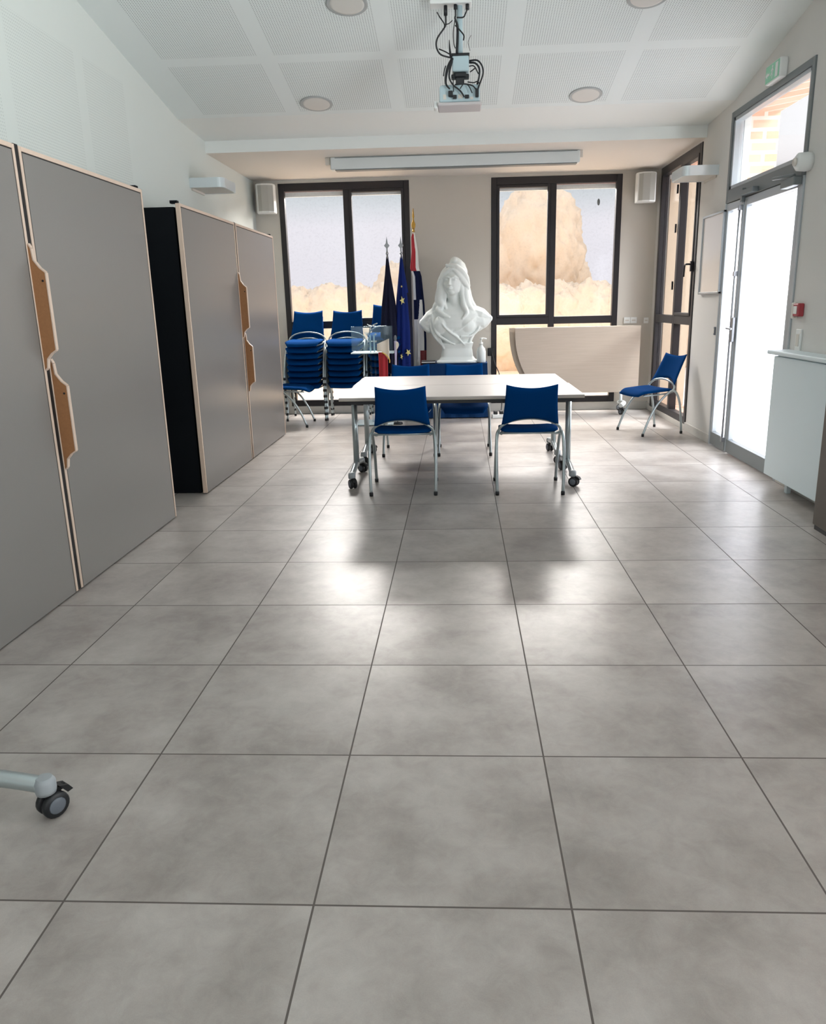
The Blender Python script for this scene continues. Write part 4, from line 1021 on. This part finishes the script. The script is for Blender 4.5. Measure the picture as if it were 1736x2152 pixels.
# running man (facing far end), doorway and arrow as thin raised shapes; u = -y so it reads from inside
pm = MB()
def poly(pts): pm.prism([(-a, c) for a, c in pts], 0, -0.066, -0.0641)
pm.lathe([(0.009, -0.066), (0.009, -0.0641)], 14, (0, -0.008, 0.040), 0)
poly([(0.000, 0.032), (0.016, 0.028), (0.010, 0.000), (-0.006, 0.002)])
poly([(-0.004, 0.006), (-0.026, -0.014), (-0.020, -0.020), (0.006, 0.002)])
poly([(0.004, 0.004), (0.014, -0.016), (0.008, -0.042), (0.001, -0.040), (0.005, -0.016), (-0.004, 0.000)])
poly([(0.000, 0.030), (-0.020, 0.016), (-0.018, 0.011), (0.002, 0.022)])
poly([(0.014, 0.026), (0.030, 0.012), (0.026, 0.008), (0.012, 0.018)])
poly([(0.060, -0.045), (0.060, 0.050), (0.105, 0.050), (0.105, -0.045)])
poly([(-0.045, 0.008), (-0.085, 0.008), (-0.085, 0.022), (-0.112, 0.0), (-0.085, -0.022), (-0.085, -0.008), (-0.045, -0.008)])
pm.build('pictogram', m_white, ex)

# round ceiling lights
def slope_z(y): return 3.82 - (y - 0.9) * (3.82 - 2.995) / (5.12 - 0.9)
tilt = -math.atan((3.82 - 2.995) / (5.12 - 0.9))
for (x, y, lab) in ((-0.845, 4.92, 'round flush ceiling light near the far end, left of the projector'), (1.435, 4.93, 'round flush ceiling light near the far end, right of the projector'),
                    (-0.37, 3.55, 'round flush ceiling light at the top edge, left of the projector'), (1.62, 3.60, 'round flush ceiling light at the top edge, right of the projector')):
    t = thing('ceiling_light', lab, 'ceiling light', (x, y, slope_z(y)), group='round flush ceiling lights'); t.rotation_euler = (tilt, 0, 0)
    MB().lathe([(0.138, 0.004), (0.140, -0.004), (0.134, -0.007), (0.130, -0.007)], 48).build('rim', m_steelw, t)
    MB().lathe([(0.1295, 0.0), (0.1295, -0.006), (0.10, -0.008), (0.02, -0.009)], 48).build('diffuser', m_diff, t)

# ---------------------------------------------------------------- projector hanging from the ceiling
pj = thing('ceiling_projector', 'projector hanging from a ceiling pole with tangled black cables', 'projector', (0.372, 3.46, 2.945))
MB().box(-0.19, 0.085, 0.0, 0.10, 0.305, 0.40).build('connection_box', m_white, pj, bevel=0.006)
MB().tube([(0.005, 0.06, 0.40), (0.005, 0.06, -0.02)], 0.019, 16, smooth_path=False).build('pole', m_proj, pj)
MB().box(-0.048, 0.064, 0.0, 0.11, -0.095, -0.003).build('mount_box', m_proj, pj, bevel=0.008)
MB().box(-0.052, 0.068, 0.005, 0.115, -0.0028, 0.014).build('mount_lid', m_black, pj, bevel=0.003)
j = MB(); j.box(-0.035, 0.045, 0.02, 0.10, -0.125, -0.0955); j.box(-0.055, 0.065, 0.03, 0.09, -0.128, -0.105); j.box(-0.025, 0.032, 0.02, 0.09, -0.175, -0.126); j.build('swivel_joint', m_black, pj, bevel=0.006)
b = MB(); b.prism([(-0.135, -0.280), (-0.135, -0.185), (-0.12, -0.176), (0.12, -0.176), (0.135, -0.185), (0.135, -0.280)], 1, 0.0, 0.27); bo = b.build('body', m_proj, pj, bevel=0.008)
MB().box(-0.148, 0.148, -0.004, 0.20, -0.302, -0.281).build('base_tray', m_projb, pj, bevel=0.008)
l = MB(); l.box(-0.175, -0.149, 0.03, 0.12, -0.31, -0.265); l.build('side_clip', m_white, pj, bevel=0.008)
for (x, z, w_, h_) in ((-0.075, -0.235, 0.030, 0.035), (-0.045, -0.255, 0.026, 0.022), (0.035, -0.255, 0.028, 0.020), (0.105, -0.235, 0.022, 0.05)):
    MB().box(x, x + w_, -0.028, -0.0005, z - h_ / 2, z + h_ / 2).build('plug', m_black, pj, bevel=0.004)
for (x, z, w_, h_) in ((-0.010, -0.250, 0.030, 0.024), (0.070, -0.262, 0.02, 0.014), (-0.11, -0.25, 0.02, 0.03)):
    MB().box(x, x + w_, -0.004, -0.0005, z - h_ / 2, z + h_ / 2).build('port', m_offw, bo)
def cpx(pts, r=0.0045, dy=0.0):
    P = []
    for i, p in enumerate(pts): P.append(((p[0] - 965) * 0.0031, (p[2] if len(p) > 2 else -0.03) + dy, (115 - p[1]) * 0.0028))
    MB().tube(P, r, 8).build('cable', m_black, pj)
for x, y0_, y1_ in ((937, 12, 28), (958, 10, 16), (983, 10, 18)):
    MB().tube([((x - 965) * 0.0031, 0.03, (115 - y0_) * 0.0028 + 0.012), ((x - 965) * 0.0031, 0.03, (115 - y1_) * 0.0028)], 0.012, smooth_path=False).build('plug', m_black, pj)
cpx([(937, 26, 0.03), (937, 50, 0.0), (933, 62), (919, 82), (917, 100), (926, 116), (949, 121, 0.0)], 0.0055)
cpx([(919, 22, 0.02), (925, 38), (934, 52), (934, 60)], 0.004)
cpx([(951, 40, 0.02), (944, 52), (936, 54), (934, 60)], 0.003)
cpx([(958, 14, 0.03), (958, 36), (957, 42), (962, 60, -0.01), (960, 112, -0.01)], [0.006, 0.005, 0.006, 0.009, 0.009])
cpx([(983, 16, 0.03), (979, 32), (974, 40), (960, 40)], 0.005)
cpx([(957, 42), (953, 70), (954, 95), (957, 104)], 0.003)
cpx([(957, 56), (968, 68), (975, 78), (974, 88)], 0.0045)
cpx([(944, 86), (945, 104), (947, 120, 0.0)], [0.002, 0.006, 0.008])
cpx([(922, 104), (935, 110), (948, 115, 0.0)], 0.004)
cpx([(986, 125, 0.03), (1003, 128, 0.0), (1013, 143), (1015, 160), (1008, 180, -0.01), (1003, 196, -0.02)], 0.0055)
cpx([(986, 129, 0.03), (999, 134, 0.0), (1007, 148), (1007, 165), (1003, 180, -0.01)], 0.0065)
cpx([(986, 138, 0.02), (994, 142), (998, 147), (988, 152, 0.0)], 0.004)
cpx([(999, 146), (1003, 155), (1006, 160)], 0.004)
cpx([(950, 122, 0.0), (942, 140, -0.02), (937, 158), (936, 178), (944, 190)], [0.010, 0.011, 0.009, 0.007, 0.005])
cpx([(950, 128, 0.0), (944, 150, -0.01), (944, 168), (952, 182), (966, 194), (975, 208)], 0.0055)
cpx([(936, 140), (933, 150), (931, 162)], 0.004)
cpx([(956, 156, 0.0), (952, 170), (952, 196)], 0.003)
cpx([(982, 176), (995, 178), (1003, 176), (1009, 182)], 0.004)
cpx([(955, 181), (975, 180), (992, 184), (1000, 192)], 0.0045)
cpx([(966, 190), (974, 180), (984, 184), (992, 200)], 0.0035)
cpx([(988, 107, 0.0), (984, 92), (990, 78)], 0.0015)

# ---------------------------------------------------------------- radiator cover and cabinet on the right
rc = thing('radiator_cover', 'pale blue-white radiator cover with a top rail on the right wall after the door', 'radiator cover', (0, 0, 0))
MB().box(2.60, 2.70, 1.6, 3.48, 0.085, 0.945).build('panel', m_rail, rc, bevel=0.006)
MB().box(2.575, 2.735, 1.6, 3.55, 0.955, 0.985).build('top_rail', m_rail, rc, bevel=0.008)
MB().box(2.62, 2.735, 1.6, 3.46, 0.945, 0.956).build('rail_support', m_rail, rc)
for y in (1.8, 3.2): MB().box(2.66, 2.69, y, y + 0.04, 0.0, 0.09).build('foot', m_rail, rc)
cabr = thing('low_cabinet', 'dark brown cabinet end with a black plinth at the right edge', 'cabinet', (0, 0, 0))
MB().box(2.462, 2.735, 0.9, 2.36, 0.03, 0.92).build('body', m_brown, cabr, bevel=0.003)
MB().box(2.47, 2.73, 0.91, 2.35, 0.0, 0.03).build('plinth', m_black, cabr)
